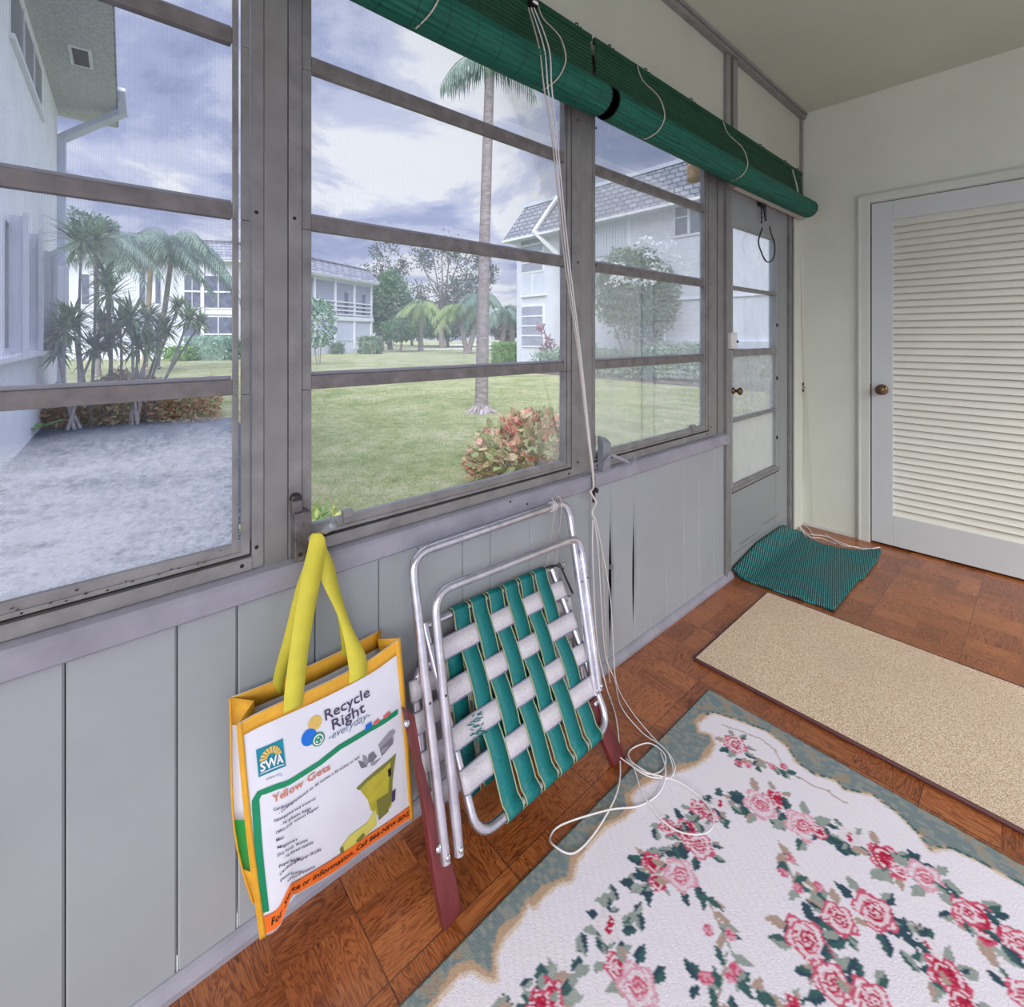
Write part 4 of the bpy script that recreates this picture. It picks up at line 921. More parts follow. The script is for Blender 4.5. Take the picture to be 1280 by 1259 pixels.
def rose(px, py, r, kind, ph=0., nl=6):
    cx, cy = F2(px, py); R_ = random.Random(int(px*7+py))
    for k in range(nl):
        a = 2*PI*(k+R_.random()*.7)/nl+ph; c = R_.choice((DK, DK, DK2, LT, BR)); L = r*R_.uniform(.75, 1.05)
        leafp(cx+math.cos(a)*r*.8, cy+math.sin(a)*r*.8, a+R_.uniform(-.6, .6), L, L*.28, c, LT if R_.random() < .4 else (DK2 if c == DK else None))
    r *= .86
    pale = (236, 214, 224)
    def fn(dx, dy, h):
        d = math.hypot(dx, dy)/r; a = math.atan2(dy, dx); e = 1+.13*math.sin(5*a+ph)+.05*(h-.5)
        if d > e: return None
        if kind == 'bud': return (RED if (abs(dx+dy*.3) < r*.22 and abs(dy) < r*.5 and h > .2) else ((232, 222, 230) if h > .3 else WHITE))
        w = math.sin(d*15-a*1.0+ph+1.6*math.sin(2*a+ph)); w2 = math.sin(d*24+a*2+ph*3)
        if d > e*.84: return (ROSE if kind != 'pale' else PINK) if h > .10 else pale
        if d < .50:
            if kind == 'red': return RED if w > -.5 else (DRED if h > .5 else ROSE)
            return (RED if kind == 'rose' else ROSE) if w2 > .15 else (PINK if w > 0 else pale)
        if kind == 'red': return RED if w > .35 else (ROSE if w > -.1 else pale)
        return (ROSE if kind == 'rose' else PINK) if w > .62 else (pale if h > .2 else WHITE)
    blob(cx, cy, r*1.2, fn)
def sprig(px, py, s_=1., ph=0.):
    cx, cy = F2(px, py); R_ = random.Random(int(px+py*3)); stem([(cx, cy), (cx+.07*s_*math.cos(ph), cy+.07*s_*math.sin(ph))], LT); stem([(cx, cy), (cx-.05*s_*math.cos(ph), cy-.05*s_*math.sin(ph))], BR)
    for k in range(9):
        t = R_.uniform(-1, 1)*.06*s_; a = ph+R_.choice((-1, 1))*R_.uniform(.5, 1.1); leafp(cx+t*math.cos(ph), cy+t*math.sin(ph), a, .034*s_, .008, R_.choice((DK, LT, BR, DK)))
    for k in range(2): blob(cx+R_.uniform(-.03, .03), cy+R_.uniform(-.03, .03), .012, lambda dx, dy, h: (ROSE if h > .5 else PINK) if math.hypot(dx, dy) < .011 else None)
def chainleaves(pts, n, spread, seed):
    R_ = random.Random(seed); Q = [F2(*p) for p in pts]
    for k in range(n):
        i = R_.randrange(len(Q)-1); t = R_.random(); x = Q[i][0]+(Q[i+1][0]-Q[i][0])*t+R_.gauss(0, spread); y = Q[i][1]+(Q[i+1][1]-Q[i][1])*t+R_.gauss(0, spread)
        L = R_.uniform(.028, .046); leafp(x, y, R_.uniform(0, 2*PI), L, L*.27, R_.choice((DK, DK, DK2, LT, BR, (168, 176, 170))), R_.choice((None, LT, DK2)))
garl = [(640, 1262), (674, 1250), (720, 1200), (764, 1159), (800, 1110), (822, 1085), (850, 1045), (872, 1012), (905, 1003), (950, 1003), (1003, 1032), (1050, 1050), (1109, 1075), (1157, 1096), (1224, 1152), (1280, 1200)]
chainleaves(garl, 120, .020, 11)
chainleaves([(1090, 1262), (1040, 1228), (1009, 1175), (1048, 1149), (1094, 1142), (1130, 1165), (1160, 1185), (1183, 1221), (1210, 1262)], 42, .018, 5)
chainleaves([(895, 1262), (885, 1225), (860, 1262), (640, 1275), (770, 1215)], 14, .02, 8)
for a in ((919, 930.5, .037, 'rose', .3, 7), (951, 1006, .046, 'pale', 1, 7), (972, 999, .030, 'red', 0, 3), (901, 1004, .026, 'bud', 0, 5), (1003, 1032, .046, 'pale', .5, 6), (1024, 1040, .020, 'rose', .5, 2), (1062, 1046, .028, 'bud', .5, 5), (1109, 1075, .043, 'red', 0, 6), (1124, 1087, .024, 'rose', 0, 2), (1157, 1096, .040, 'pale', 2, 6), (1222, 1150, .050, 'red', 1, 7), (1208, 1140, .030, 'rose', 1, 2),
          (1009, 1175, .047, 'rose', .4, 6), (1049, 1149, .037, 'rose', 1.2, 6), (1093, 1140, .045, 'rose', 2, 5), (1160, 1185, .024, 'bud', 0, 5), (1184, 1221, .038, 'red', .5, 6), (1040, 1228, .040, 'rose', 0, 6), (1091, 1252, .040, 'rose', 1, 6), (1275, 1180, .035, 'rose', 1, 5), (1206, 1256, .03, 'red', 0, 4),
          (874, 1011, .028, 'rose', 0, 4), (890, 1020, .020, 'rose', 0, 3), (860, 1040, .036, 'red', 1, 5), (874, 1057, .038, 'rose', .4, 6), (834, 1034, .024, 'rose', .4, 4), (815, 1078, .026, 'red', 0, 5), (822, 1103, .022, 'red', 1, 3), (850, 1093, .042, 'pale', 0, 6), (762, 1158, .034, 'bud', 1, 7), (771, 1208, .028, 'rose', 0, 5), (797, 1233, .042, 'pale', .6, 6), (688, 1243, .028, 'red', 0, 5), (675, 1256, .026, 'red', 0, 4), (1280, 1245, .03, 'rose', 0, 4), (992, 1257, .018, 'red', 0, 4)): rose(*a)
for a in ((983, 1078, 1., -.9), (902, 1162, 1.15, -.6), (968, 958, .9, .2), (935, 955, .7, .6), (899, 1240, 1., 1.8), (935, 1232, .9, .5), (1010, 1105, .5, 0)): sprig(*a)
m = MB(); rows = [[(RX0+(RX1-RX0)*i/nx, RY0+(RY1-RY0)*j/ny, .008+.0006*math.sin(i*.9+j*1.3)) for i in range(nx+1)] for j in range(ny+1)]
m.grid(rows, 'rug_weave'); rug = m.build('floral_rug', loc=(1.1, .5, 0)); tag(rug, 'cream floral rug with red roses and a grey-green scrolled border', 'rug')
vc = rug.data.color_attributes.new('weave', 'FLOAT_COLOR', 'POINT'); buf = []
lc = {}
for row in img:
    for c in row:
        if c not in lc: lc[c] = lin(c)
        buf += lc[c]
vc.data.foreach_set('color', buf)
m = MB(); m.box(RX0+.001, RX1-.001, RY0+.001, RY1-.001, .0005, .0065, 'rubber_black'); m.build('rug_backing', rug)
m = MB(); m.tube([(RX0, RY0, .006), (RX1, RY0, .006), (RX1, RY1, .006), (RX0, RY1, .006), (RX0, RY0, .006)], .003, 'leaf_airy', 6); m.build('bound_edge', rug)
# ================================================================== OUTSIDE
m = MB(); m.grid([[(-160+160*i/40 if i < 40 else -.2, -60+160*j/40, G) for i in range(41)] for j in range(41)], 'lawn', smooth=False); struct(m.build('lawn'))
m = MB(); m.add([(-.2, -1.5, G+.012), (-.2, .28, G+.012), (-2.25, .93, G+.012), (-3.01, 1.14, G+.012), (-5.4, 1.80, G+.012), (-8.2, 1.9, G+.012), (-8.8, .8, G+.012), (-9., -1.5, G+.012)], [tuple(range(8))], 'gravel'); struct(m.build('gravel_bed'))
m = MB(); m.box(-69, -63, -80, 140, G, G+.02, 'road'); struct(m.build('road'))
bx_sw = bx('sidewalk', (-46, -43.8, 10, 60, G, G+.02), 'road'); struct(bx_sw)

def wallbox(m, p, q, z0, z1, th, key, side=1):   # slab wall from p to q (xy), thickness to the far side
    p = Vector((p[0], p[1], 0)); q = Vector((q[0], q[1], 0)); d = (q-p).normalized(); n = Vector((-d.y, d.x, 0))*side
    vs = [(a.x, a.y, z) for z in (z0, z1) for a in (p, q, q+n*th, p+n*th)]
    m.add(vs, [(3, 2, 1, 0), (4, 5, 6, 7), (0, 1, 5, 4), (1, 2, 6, 5), (2, 3, 7, 6), (3, 0, 4, 7)], key)
# ---- near left wing: wall running away from us along -x
LW = thing('apartment_wing', 'near white stucco wing with grey soffit, downspout and shutters at the left', 'building', (-6, -.6, G))
pC = Vector((-11.25, -.34)); dirW = Vector((1.2785, -.068)).normalized(); nW = Vector((-dirW.y, dirW.x))  # outward normal = +y side
if nW.y < 0: nW = -nW
def LWp(s_, z, o=0.): q = pC+dirW*s_+nW*o; return Vector((q.x, q.y, z))
def lwbox(m, s0, s1, z0, z1, o0, o1, key):
    vs = [LWp(s_, z, o) for s_ in (s0, s1) for o in (o0, o1) for z in (z0, z1)]
    m.add(vs, [(0, 1, 3, 2), (4, 6, 7, 5), (0, 4, 5, 1), (2, 3, 7, 6), (0, 2, 6, 4), (1, 5, 7, 3)], key)
def onLW(px, py):
    d = Vector(ray(px, py)); o = Vector((CAMX, 0, CAMZ)); n = Vector((nW.x, nW.y, 0)); p0 = LWp(0, 0); q = o+d*((p0-o).dot(n)/d.dot(n)); return (Vector((q.x, q.y))-pC).dot(dirW), q.z
m = MB(); lwbox(m, 0, 9.6, G, 5.45, -4, 0, 'stucco'); m.build('stucco_wall', LW)
m = MB(); lwbox(m, -.25, 9.6, 5.45, 5.47, -4, .86, 'soffit'); m.build('soffit', LW)
m = MB(); lwbox(m, -.25, 9.6, 5.47, 5.75, -4, .88, 'shingle'); m.build('roof', LW)
m = MB(); s0 = 2.9; lwbox(m, 2.28, 2.92, 5.438, 5.45, .34, .60, 'trim_white'); lwbox(m, 2.33, 2.87, 5.432, 5.44, .38, .56, 'gap_dark'); m.build('soffit_vent', LW)
# downspout at the wing corner
m = MB(); lwbox(m, -.10, .07, G, 5.0, -.02, .12, 'siding'); m.obox(LWp(-.02, 4.96, .06), LWp(.9, 5.40, .98), .15, .13, (0, 0, 1), 'siding'); m.obox(LWp(.9, 5.36, .96), LWp(1.25, 5.66, .93), .13, .13, (0, 0, 1), 'siding'); m.build('downspout', LW, bevel=.02)
sa, za = onLW(16, 56); sb, zb = onLW(52, 145); z_s = (za+zb)/2
def winL(s0, s1, z0, z1, panes):
    m = MB(); lwbox(m, s0, s1, z0, z1, -.08, .004, 'trim_white'); lwbox(m, s0+.07, s1-.07, z0+.06, z1-.06, -.05, .008, 'dark_window')
    for k in range(1, panes): c = s0+(s1-s0)*k/panes; lwbox(m, c-.025, c+.025, z0, z1, -.05, .02, 'trim_white')
    lwbox(m, s0-.04, s1+.04, z0-.06, z0, 0, .05, 'trim_white'); m.build('window', LW)
winL(sb, sb+2.6, z_s, 5.30, 3)
sc_, zc_ = onLW(64, 327); sd, zd = onLW(65, 434); se, _ = onLW(48, 320)
winL(sc_+.05, se+2.6, zd, zc_, 3)
for k, (px0, px1, y_t, y_b) in enumerate(((50, 62, 316, 434), (24, 46, 300, 436), (0, 20, 268, 438))):      # open hinged shutters
    pass
sA, zA = onLW(46, 300); sB, zB = onLW(20, 268)
for px_, dep_, tp__ in ((78, 8.9, 0), (47, 7.3, 0), (20, 6.0, 0), (-60, 4.9, 0)):
    e_ = ondep(px_, HY, dep_); e2 = Vector((e_.x, e_.y))-pC; s0 = e2.dot(dirW); L = max(.15, e2.dot(nW))
    m = MB(); a = LWp(s0, 0, .02); b = LWp(s0, 0, L)
    wallbox(m, (a.x, a.y), (b.x, b.y), zd, zc_+.02, .035, 'shutter_grey'); m.obox(Vector((b.x, b.y, zd-.02)), Vector((b.x, b.y, zc_+.05)), .045, .05, (1, 0, 0), 'trim_white'); m.build('shutter', LW)
m = MB(); lwbox(m, .3, 6.5, zd-.07, zd-.02, 0, .12, 'trim_white'); m.build('sill', LW)

# ---- right wing: wall parallel to x at y = 15
RW = thing('apartment_building', 'white two-storey house with mansard shingle roof across the lawn at the right', 'building', (-10, 15, G))
YW = 15.0; XL = -15.25
def rw(px, py): p = ony(px, py, YW); return p.x, p.z
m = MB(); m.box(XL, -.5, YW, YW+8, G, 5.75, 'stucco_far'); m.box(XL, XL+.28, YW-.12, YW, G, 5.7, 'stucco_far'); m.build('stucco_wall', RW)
m = MB(); ov = .55; ex0, ex1 = XL-ov, 0; ez = 5.62; tz = 7.15; inset = .75
m.grid([[(ex0, YW-ov, ez), (ex1, YW-ov, ez)], [(ex0+inset, YW-ov+inset, tz), (ex1, YW-ov+inset, tz)]], 'shingle', smooth=False, flip=True)
m.grid([[(ex0, YW+8, ez), (ex0, YW-ov, ez)], [(ex0+inset, YW+8, tz), (ex0+inset, YW-ov+inset, tz)]], 'shingle', smooth=False, flip=True)
rf = m.build('mansard_roof', RW)
m = MB(); m.box(ex0+inset-.05, ex1, YW-ov+inset-.05, YW+8, tz, tz+.14, 'siding'); m.box(ex0, ex1, YW-ov, YW+1, ez-.05, ez-.003, 'siding'); m.box(ex0, ex1, YW-ov-.02, YW-ov+.02, ez-.06, ez+.03, 'trim_white'); m.build('roof_trim', RW)
x0 = rw(695, 300)[0]; m = MB(); m.obox((x0-.9+1.0, YW-ov+.55, 7.15), (x0-.75, YW-ov-.05, 5.7), .14, .12, (0, -1, 0), 'trim_white'); m.obox((x0-.75, YW-ov-.05, 5.75), (x0+.35, YW-.08, 4.55), .13, .12, (0, -1, 0), 'trim_white'); m.box(x0+.28, x0+.42, YW-.14, YW-.01, G, 4.6, 'trim_white'); m.build('downspout', RW)
def winR(px0, px1, py0, py1, kind):
    xa, z1 = rw(px0, py0); xb, z0 = rw(px1, py1); m = MB(); m.box(xa-.07, xb+.07, YW-.05, YW, z0-.08, z1+.06, 'trim_white'); m.box(xa, xb, YW-.06, YW-.04, z0, z1, 'window_blind' if kind != 'dark' else 'dark_window')
    w = m.build('window', RW); m = MB()
    if kind == 'dark': c = (xa+xb)/2; m.box(c-.04, c+.04, YW-.08, YW-.05, z0, z1, 'trim_white'); m.box(xa, c, YW-.075, YW-.055, (z0+z1)/2-.02, (z0+z1)/2+.02, 'trim_white')
    else:
        for k in range(1, 4): z = z0+(z1-z0)*k/4; m.box(xa, xb, YW-.08, YW-.05, z-.03, z+.03, 'trim_white')
    m.build('glazing_bar', w)
winR(653, 679, 298, 337, 'aw'); winR(653, 679, 384, 432, 'aw'); winR(845, 880, 252, 289, 'dark')
m = MB()
for (a, b, c, d) in ((651, 681, 340, 366),):
    xa, z1 = rw(a, c); xb, z0 = rw(b, d); m.box(xa, xb, YW-.03, YW, z0, z1, 'siding'); m.box((xa+xb)/2-.02, (xa+xb)/2+.02, YW-.04, YW, z0, z1, 'trim_white')
xa, z = rw(649, 371); xb, _ = rw(684, 371); m.box(xa, xb, YW-.10, YW, z-.05, z+.05, 'trim_white')
m.build('siding_panel', RW); m = MB(); xa, z1 = rw(742, 260); xb, z0 = rw(786, 315)
for k in range(12): m.box(xa+(xb-xa)*k/12+.01, xa+(xb-xa)*(k+1)/12-.01, YW-.06, YW, z0, z1, 'siding')
m.box(xb, xb+.07, YW-.08, YW, z0, z1, 'shutter_grey')
for (a, b, c, d) in ((690, 700, 420, 424), (745, 762, 424, 428)): pass
m.build('siding_panel', RW); m = MB(); xa, z1 = rw(832, 376); m.box(xa, -.6, YW-.05, YW, z1-.01, z1+.03, 'shutter_grey'); xa, z1 = rw(830, 426); m.box(xa, -.6, YW-.10, YW, z1-.22, z1, 'siding'); m.box(xa, xa+.05, YW-.09, YW, z1, z1+1.1, 'shutter_grey')
m.build('siding_panel', RW)

# ---- far apartment building behind the palms
FB = thing('apartment_block', 'long white block with grey roof and screened balconies far across the lawn', 'building', (-37, 6, G))
a0 = ondep(70, 421, 28.8); a1 = ondep(293, 421, 31); b1_ = ondep(465, 421, 44.5)
def seg_(p, q, t): return Vector((p.x+(q.x-p.x)*t, p.y+(q.y-p.y)*t))
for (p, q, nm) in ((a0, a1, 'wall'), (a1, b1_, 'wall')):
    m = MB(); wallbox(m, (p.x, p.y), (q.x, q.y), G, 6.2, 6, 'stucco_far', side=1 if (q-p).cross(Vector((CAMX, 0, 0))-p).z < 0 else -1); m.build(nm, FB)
def fbq(p, q, t0, t1, z0, z1, o0, o1, key, m):
    d = (q-p); d.z = 0; d.normalize(); n = Vector((-d.y, d.x, 0))
    if n.dot(Vector((CAMX, 0, 0))-p) < 0: n = -n
    L = math.dist((p.x, p.y), (q.x, q.y)); A_ = p+d*L*t0; B_ = p+d*L*t1
    vs = [(w+n*o).to_tuple()[:2]+(z,) for w in (A_, B_) for o in (o0, o1) for z in (z0, z1)]
    m.add(vs, [(0, 1, 3, 2), (4, 6, 7, 5), (0, 4, 5, 1), (2, 3, 7, 6), (0, 2, 6, 4), (1, 5, 7, 3)], key)
m = MB()
for p, q in ((a0, a1), (a1, b1_)):
    fbq(p, q, -.01, 1.01, 6.0, 6.2, -.2, .7, 'trim_white', m)
    d = (q-p); d.z = 0; L = d.length; d.normalize(); n = Vector((-d.y, d.x, 0)); n = -n if n.dot(Vector((CAMX, 0, 0))-p) < 0 else n
    m.grid([[(p+n*.75-d*.3).to_tuple()[:2]+(6.1,), (q+n*.75+d*.3).to_tuple()[:2]+(6.1,)], [(p-n*.3).to_tuple()[:2]+(7.35,), (q-n*.3).to_tuple()[:2]+(7.35,)]], 'shingle', smooth=False)
    fbq(p, q, 0, 1, 7.33, 7.42, -.6, -.2, 'shingle', m)
m.build('roof', FB)
def tpx(p, q, px):       # position along p-q seen at column px
    lo, hi = 0., 1.
    def pxof(t):
        w = seg_(p, q, t); x = w.x-CAMX; dep = FW[0]*x+FW[1]*w.y; r = RT[0]*x+RT[1]*w.y; return CX+FPX*r/dep
    for _ in range(30):
        mid = (lo+hi)/2
        if pxof(mid) < px: lo = mid
        else: hi = mid
    return lo
def fwin(p, q, pxa, pxb, z0, z1, mull=0, mid=False):
    m = MB(); t0, t1 = tpx(p, q, pxa), tpx(p, q, pxb); e = .02*(t1-t0)
    fbq(p, q, t0-e*2, t1+e*2, z0-.08, z1+.08, 0, .06, 'trim_white', m); fbq(p, q, t0, t1, z0, z1, 0, .08, 'dark_window', m)
    for k in range(1, mull+1): c = t0+(t1-t0)*k/(mull+1); fbq(p, q, c-e*.8, c+e*.8, z0, z1, 0, .12, 'trim_white', m)
    if mid: fbq(p, q, t0, t1, (z0+z1)/2-.05, (z0+z1)/2+.05, 0, .12, 'trim_white', m)
    m.build('window', FB)
fwin(a0, a1, 175, 182, 3.3, 5.2); fwin(a0, a1, 195, 201, 3.3, 5.2); fwin(a0, a1, 80, 84, 3.0, 5.2); fwin(a0, a1, 103, 112, 3.2, 5.0)
fwin(a0, a1, 231, 251, 3.1, 5.1, 1, True); fwin(a0, a1, 256, 291, 3.1, 5.1, 1, True); fwin(a0, a1, 231, 251, -.1+.3, 1.8+.3, 0, True); fwin(a0, a1, 256, 291, .3, 2.5, 1, True)
m = MB()
t0 = tpx(a0, a1, 224); fbq(a0, a1, t0, 1, 2.65, 2.85, 0, .12, 'trim_white', m); t1 = tpx(a0, a1, 252); fbq(a0, a1, t1, t1+.02, G, 6, 0, .16, 'trim_white', m); m.build('trim_band', FB)
# balconies of the receding front
m = MB(); tA = tpx(a1, b1_, 350); fbq(a1, b1_, tA, .985, 3.15, 5.75, 0, .05, 'window_blind', m); fbq(a1, b1_, tA, .985, .9, 2.6, 0, .05, 'siding', m); m.build('screened_porch', FB)
m = MB()
for px in (392, 418, 442, 463): t = tpx(a1, b1_, px); fbq(a1, b1_, t-.006, t+.006, .2, 5.9, .05, .16, 'trim_white', m)
for z in (3.1, 3.45, 3.8, 4.15): fbq(a1, b1_, tA, .985, z-.05, z+.05, .05, .18, 'trim_white', m)
fbq(a1, b1_, tA, 1, 2.6, 2.95, 0, .2, 'trim_white', m); m.build('balcony_railing', FB)
m = MB()
for px in (430, 452): m = MB(); t = tpx(a1, b1_, px); fbq(a1, b1_, t, t+.03, 3.2, 5.0, .04, .08, 'dark_window', m); m.build('balcony_door', FB)

# ---------------------------------------------------------------- plants
def plant(name, label, cat, base, group=None): return thing(name, label, cat, base, group)
def trunk(path, radii, key, parent, n=10, name='trunk', ringed=False):
    m = MB(); P = spline(path, 8); R_ = []
    for i in range(len(P)):
        t = i/(len(P)-1)*(len(radii)-1); k = min(int(t), len(radii)-2); R_.append(radii[k]+(radii[k+1]-radii[k])*(t-k))
    m.tube(P, R_, key, n); return m.build(name, parent)
def rnd_dir(R_, up=.0):
    while True:
        v = Vector((R_.uniform(-1, 1), R_.uniform(-1, 1), R_.uniform(-1, 1)))
        if .1 < v.length < 1: v.normalize(); v.z += up; return v.normalized()
def frond(m, base, d, L, droop, key, R_, nl=34, ll=.5, lw=.03, rach='leaf_palm', hang=.6, rr_=.012):
    P = []; d = Vector(d).normalized(); h = Vector((d.x, d.y, 0)); h = h.normalized() if h.length > .05 else Vector((1, 0, 0))
    for i in range(13):
        t = i/12; P.append(Vector(base)+d*L*t+Vector((0, 0, -droop*L*t*t)))
    m.tube(P, [rr_*(1-.8*i/12) for i in range(13)], rach, 4, caps=False)
    for k in range(nl):
        t = .12+.88*k/nl; i = min(int(t*12), 11); p = P[i].lerp(P[i+1], t*12-i); tg = (P[i+1]-P[i]).normalized(); sd = tg.cross(Vector((0, 0, 1))); sd = sd.normalized() if sd.length > .05 else h.orthogonal()
        for s_ in (-1, 1):
            l = ll*(.35+.65*math.sin(PI*(.15+.8*t)))*R_.uniform(.8, 1.15); dd = (sd*s_*1.0+tg*.55+Vector((0, 0, -hang+R_.uniform(-.2, .2)))).normalized()
            m.leaf(p, dd, Vector((0, 0, 1)), l, lw, key, droop=.25, seg=3)
def palm(name, label, base, top, r0, r1, nfr, L, droop, key, seed, ll=.5, lw=.035, hang=.6, group=None, bend=None, tkey='trunk_grey', dirs=None, shaft=True, nl=34):
    R_ = random.Random(seed); t = plant(name, label, 'palm', base, group); mid = (Vector(base)+Vector(top))/2+(Vector(bend) if bend else Vector((0, 0, 0)))
    trunk([base, Vector(base)+Vector((0, 0, .25)), mid, top], [r0*1.7, r0*1.05, (r0+r1)/2, r1], tkey, t, 12)
    if shaft: m = MB(); m.tube([Vector(top)-Vector((0, 0, .02)), Vector(top)+Vector((0, 0, L*.12)), Vector(top)+Vector((0, 0, L*.3))], [r1*1.05, r1*1.25, r1*.5], 'leaf_hedge', 10); m.build('crownshaft', t); top = Vector(top)+Vector((0, 0, L*.24))
    ds = dirs or [(math.cos(2*PI*k/nfr+R_.uniform(-.2, .2)), math.sin(2*PI*k/nfr+R_.uniform(-.2, .2)), R_.uniform(-.1, 1.0)) for k in range(nfr)]
    for d in ds: m = MB(); frond(m, top, d, L*R_.uniform(.85, 1.1), droop, key, R_, nl, ll, lw, hang=hang); m.build('frond', t)
    return t
# tall palm on the lawn
pb = onz(602, 515, G); dpt = (CAMX-pb.x)*(-FW[0])*1+pb.y*FW[1]
ptop = ondep(612, 97, 9.0)
rv = Vector((RT[0], RT[1], 0)); fv = Vector((FW[0], FW[1], 0))
tp_ = palm('tall_palm', 'tall grey-trunked palm rising from the middle of the lawn, fronds hanging under the blind', tuple(pb), tuple(ptop), .118, .088, 0, 1.25, 1.05, 'leaf_palm', 5, ll=.60, lw=.026, hang=1.5, bend=tuple(rv*(-.02)),
     dirs=[tuple(-rv+Vector((0, 0, .9))), tuple(-rv*.8+fv*.3+Vector((0, 0, 1.0))), tuple(rv*.5+Vector((0, 0, .5))+fv*.2), tuple(rv*.3-fv*.5+Vector((0, 0, .5))), tuple(-rv*.9-fv*.25+Vector((0, 0, .7))), tuple(rv*.45+Vector((0, 0, .9)))], nl=19)
m = MB()
R_ = random.Random(2)
for k in range(420):
    a = R_.uniform(0, 2*PI); r = R_.uniform(.14, .34); h_ = .30*(1-r/.36)*R_.uniform(.5, 1)+.02; m.tube([pb+Vector((math.cos(a)*r*.55, math.sin(a)*r*.55, h_)), pb+Vector((math.cos(a)*r, math.sin(a)*r, -.01))], .011, R_.choice(['root_grey', 'bark']), 4)
m.build('root_mat', tp_)
# twin palms beyond the dracaenas
def palm2(label, px, py_base, py_top, px_top, dep, seed, L, nfr=13, key='leaf_palm', **k):
    b = ondep(px, HY, dep); b.z = G; t = ondep(px_top, py_top, dep); return palm('feather_palm', label, tuple(b), tuple(t), .11*dep/20, .085*dep/20, nfr, L, k.pop('droop', 1.0), key, seed, **k)
palm2('green feather palm with an upright trunk, left of the leaning pair behind the dracaenas', 181, 0, 322, 189, 20, 21, 2.5, 22, ll=.85, lw=.055, hang=.7, group='feather palms beyond the lawn', nl=30, tkey='trunk_tan', droop=.85)
palm2('green feather palm with a slanting trunk, right one of the leaning pair', 196, 0, 318, 215, 20.8, 22, 2.7, 22, ll=.9, lw=.055, hang=.75, group='feather palms beyond the lawn', nl=30, tkey='trunk_grey', droop=.9)
palm2('feather palm half hidden behind the tallest dracaena near the white wing', 122, 0, 312, 120, 17, 23, 2.0, 16, ll=.75, lw=.05, hang=.7, group='feather palms beyond the lawn', nl=26)
palm2('small yellow-green palm standing alone by the road beyond the lawn', 526, 0, 388, 526, 46, 24, 2.9, 12, key='leaf_palm_far', ll=1.3, lw=.11, hang=.7, group='feather palms beyond the lawn', nl=18)
palm2('small yellow-green palm with drooping fronds just left of the tall trunk', 583, 0, 392, 574, 40, 25, 2.6, 12, key='leaf_palm_far', ll=1.2, lw=.11, hang=.8, group='feather palms beyond the lawn', nl=18)
palm2('small palm leaning right just behind the tall trunk', 586, 0, 380, 600, 40, 26, 2.8, 12, key='leaf_palm', ll=1.2, lw=.11, hang=.8, group='feather palms beyond the lawn', nl=18)
palm2('grey-green palm between the tall trunk and the right-hand house', 627, 0, 398, 631, 48, 27, 3.0, 13, key='leaf_palm', ll=1.3, lw=.12, hang=.9, group='feather palms beyond the lawn', nl=18)
palm2('distant grey-green palm close to the corner of the right-hand house', 640, 0, 392, 640, 52, 28, 3.0, 12, key='leaf_palm', ll=1.3, lw=.12, hang=.9, group='feather palms beyond the lawn', nl=16)
# dracaenas in front of the wing
def dracaena(label, px, dep, heads, seed, L=.44):
    R_ = random.Random(seed); b = ondep(px, HY, dep); b.z = G; t = plant('dracaena', label, 'plant', tuple(b), 'dracaenas in the bed by the white wing')
    for (hx, hy, hd, s_) in heads:
        h_ = ondep(hx, hy, dep+hd); mid = b.lerp(h_, .45)+Vector((R_.uniform(-.1, .1), R_.uniform(-.1, .1), -.05)); trunk([b+Vector((R_.uniform(-.08, .08), R_.uniform(-.08, .08), 0)), mid, h_-Vector((0, 0, .02))], [.028, .02, .016], 'stem_pale', t, 7, 'stem')
        m = MB()
        for k in range(95):
            el = R_.uniform(-.6, 1.35); a = R_.uniform(0, 2*PI); d = Vector((math.cos(a)*math.cos(el), math.sin(a)*math.cos(el), math.sin(el))); m.leaf(h_+Vector((0, 0, R_.uniform(-.08, .06))), d, Vector((0, 0, 1)), L*s_*R_.uniform(.7, 1.15), .036, 'leaf_dracaena', droop=.22+.2*max(0, .6-el)*.5, seg=4)
        m.build('leaf_rosette', t)
dracaena('tallest dracaena, its spiky head reaching up across the corner of the white wing', 112, 7.6, [(102, 302, 0, 1.25), (122, 300, .3, 1.)], 31)
dracaena('dracaena with two spiky heads crowding the left end of the bed', 93, 7.2, [(80, 412, 0, 1.05), (92, 402, .2, .95), (118, 436, .3, .9), (72, 440, .1, .7)], 32)
dracaena('dracaena with spiky heads in the middle of the bed before the palms', 136, 7.8, [(137, 368, 0, 1.05), (131, 345, .2, .7), (150, 402, .2, 1.1), (140, 425, -.1, 1.), (128, 405, .3, .8)], 33)
dracaena('dracaena with dense low heads beside the middle of the bed', 165, 7.6, [(165, 400, 0, 1.1), (184, 398, .3, .9), (172, 432, .1, 1.), (190, 425, .2, .8)], 34)
dracaena('dracaena reaching out to the right with three small heads on bare stems', 176, 7.9, [(236, 398, 0, .75), (222, 384, .3, .65), (250, 404, .2, .55), (205, 410, .2, .8)], 35)
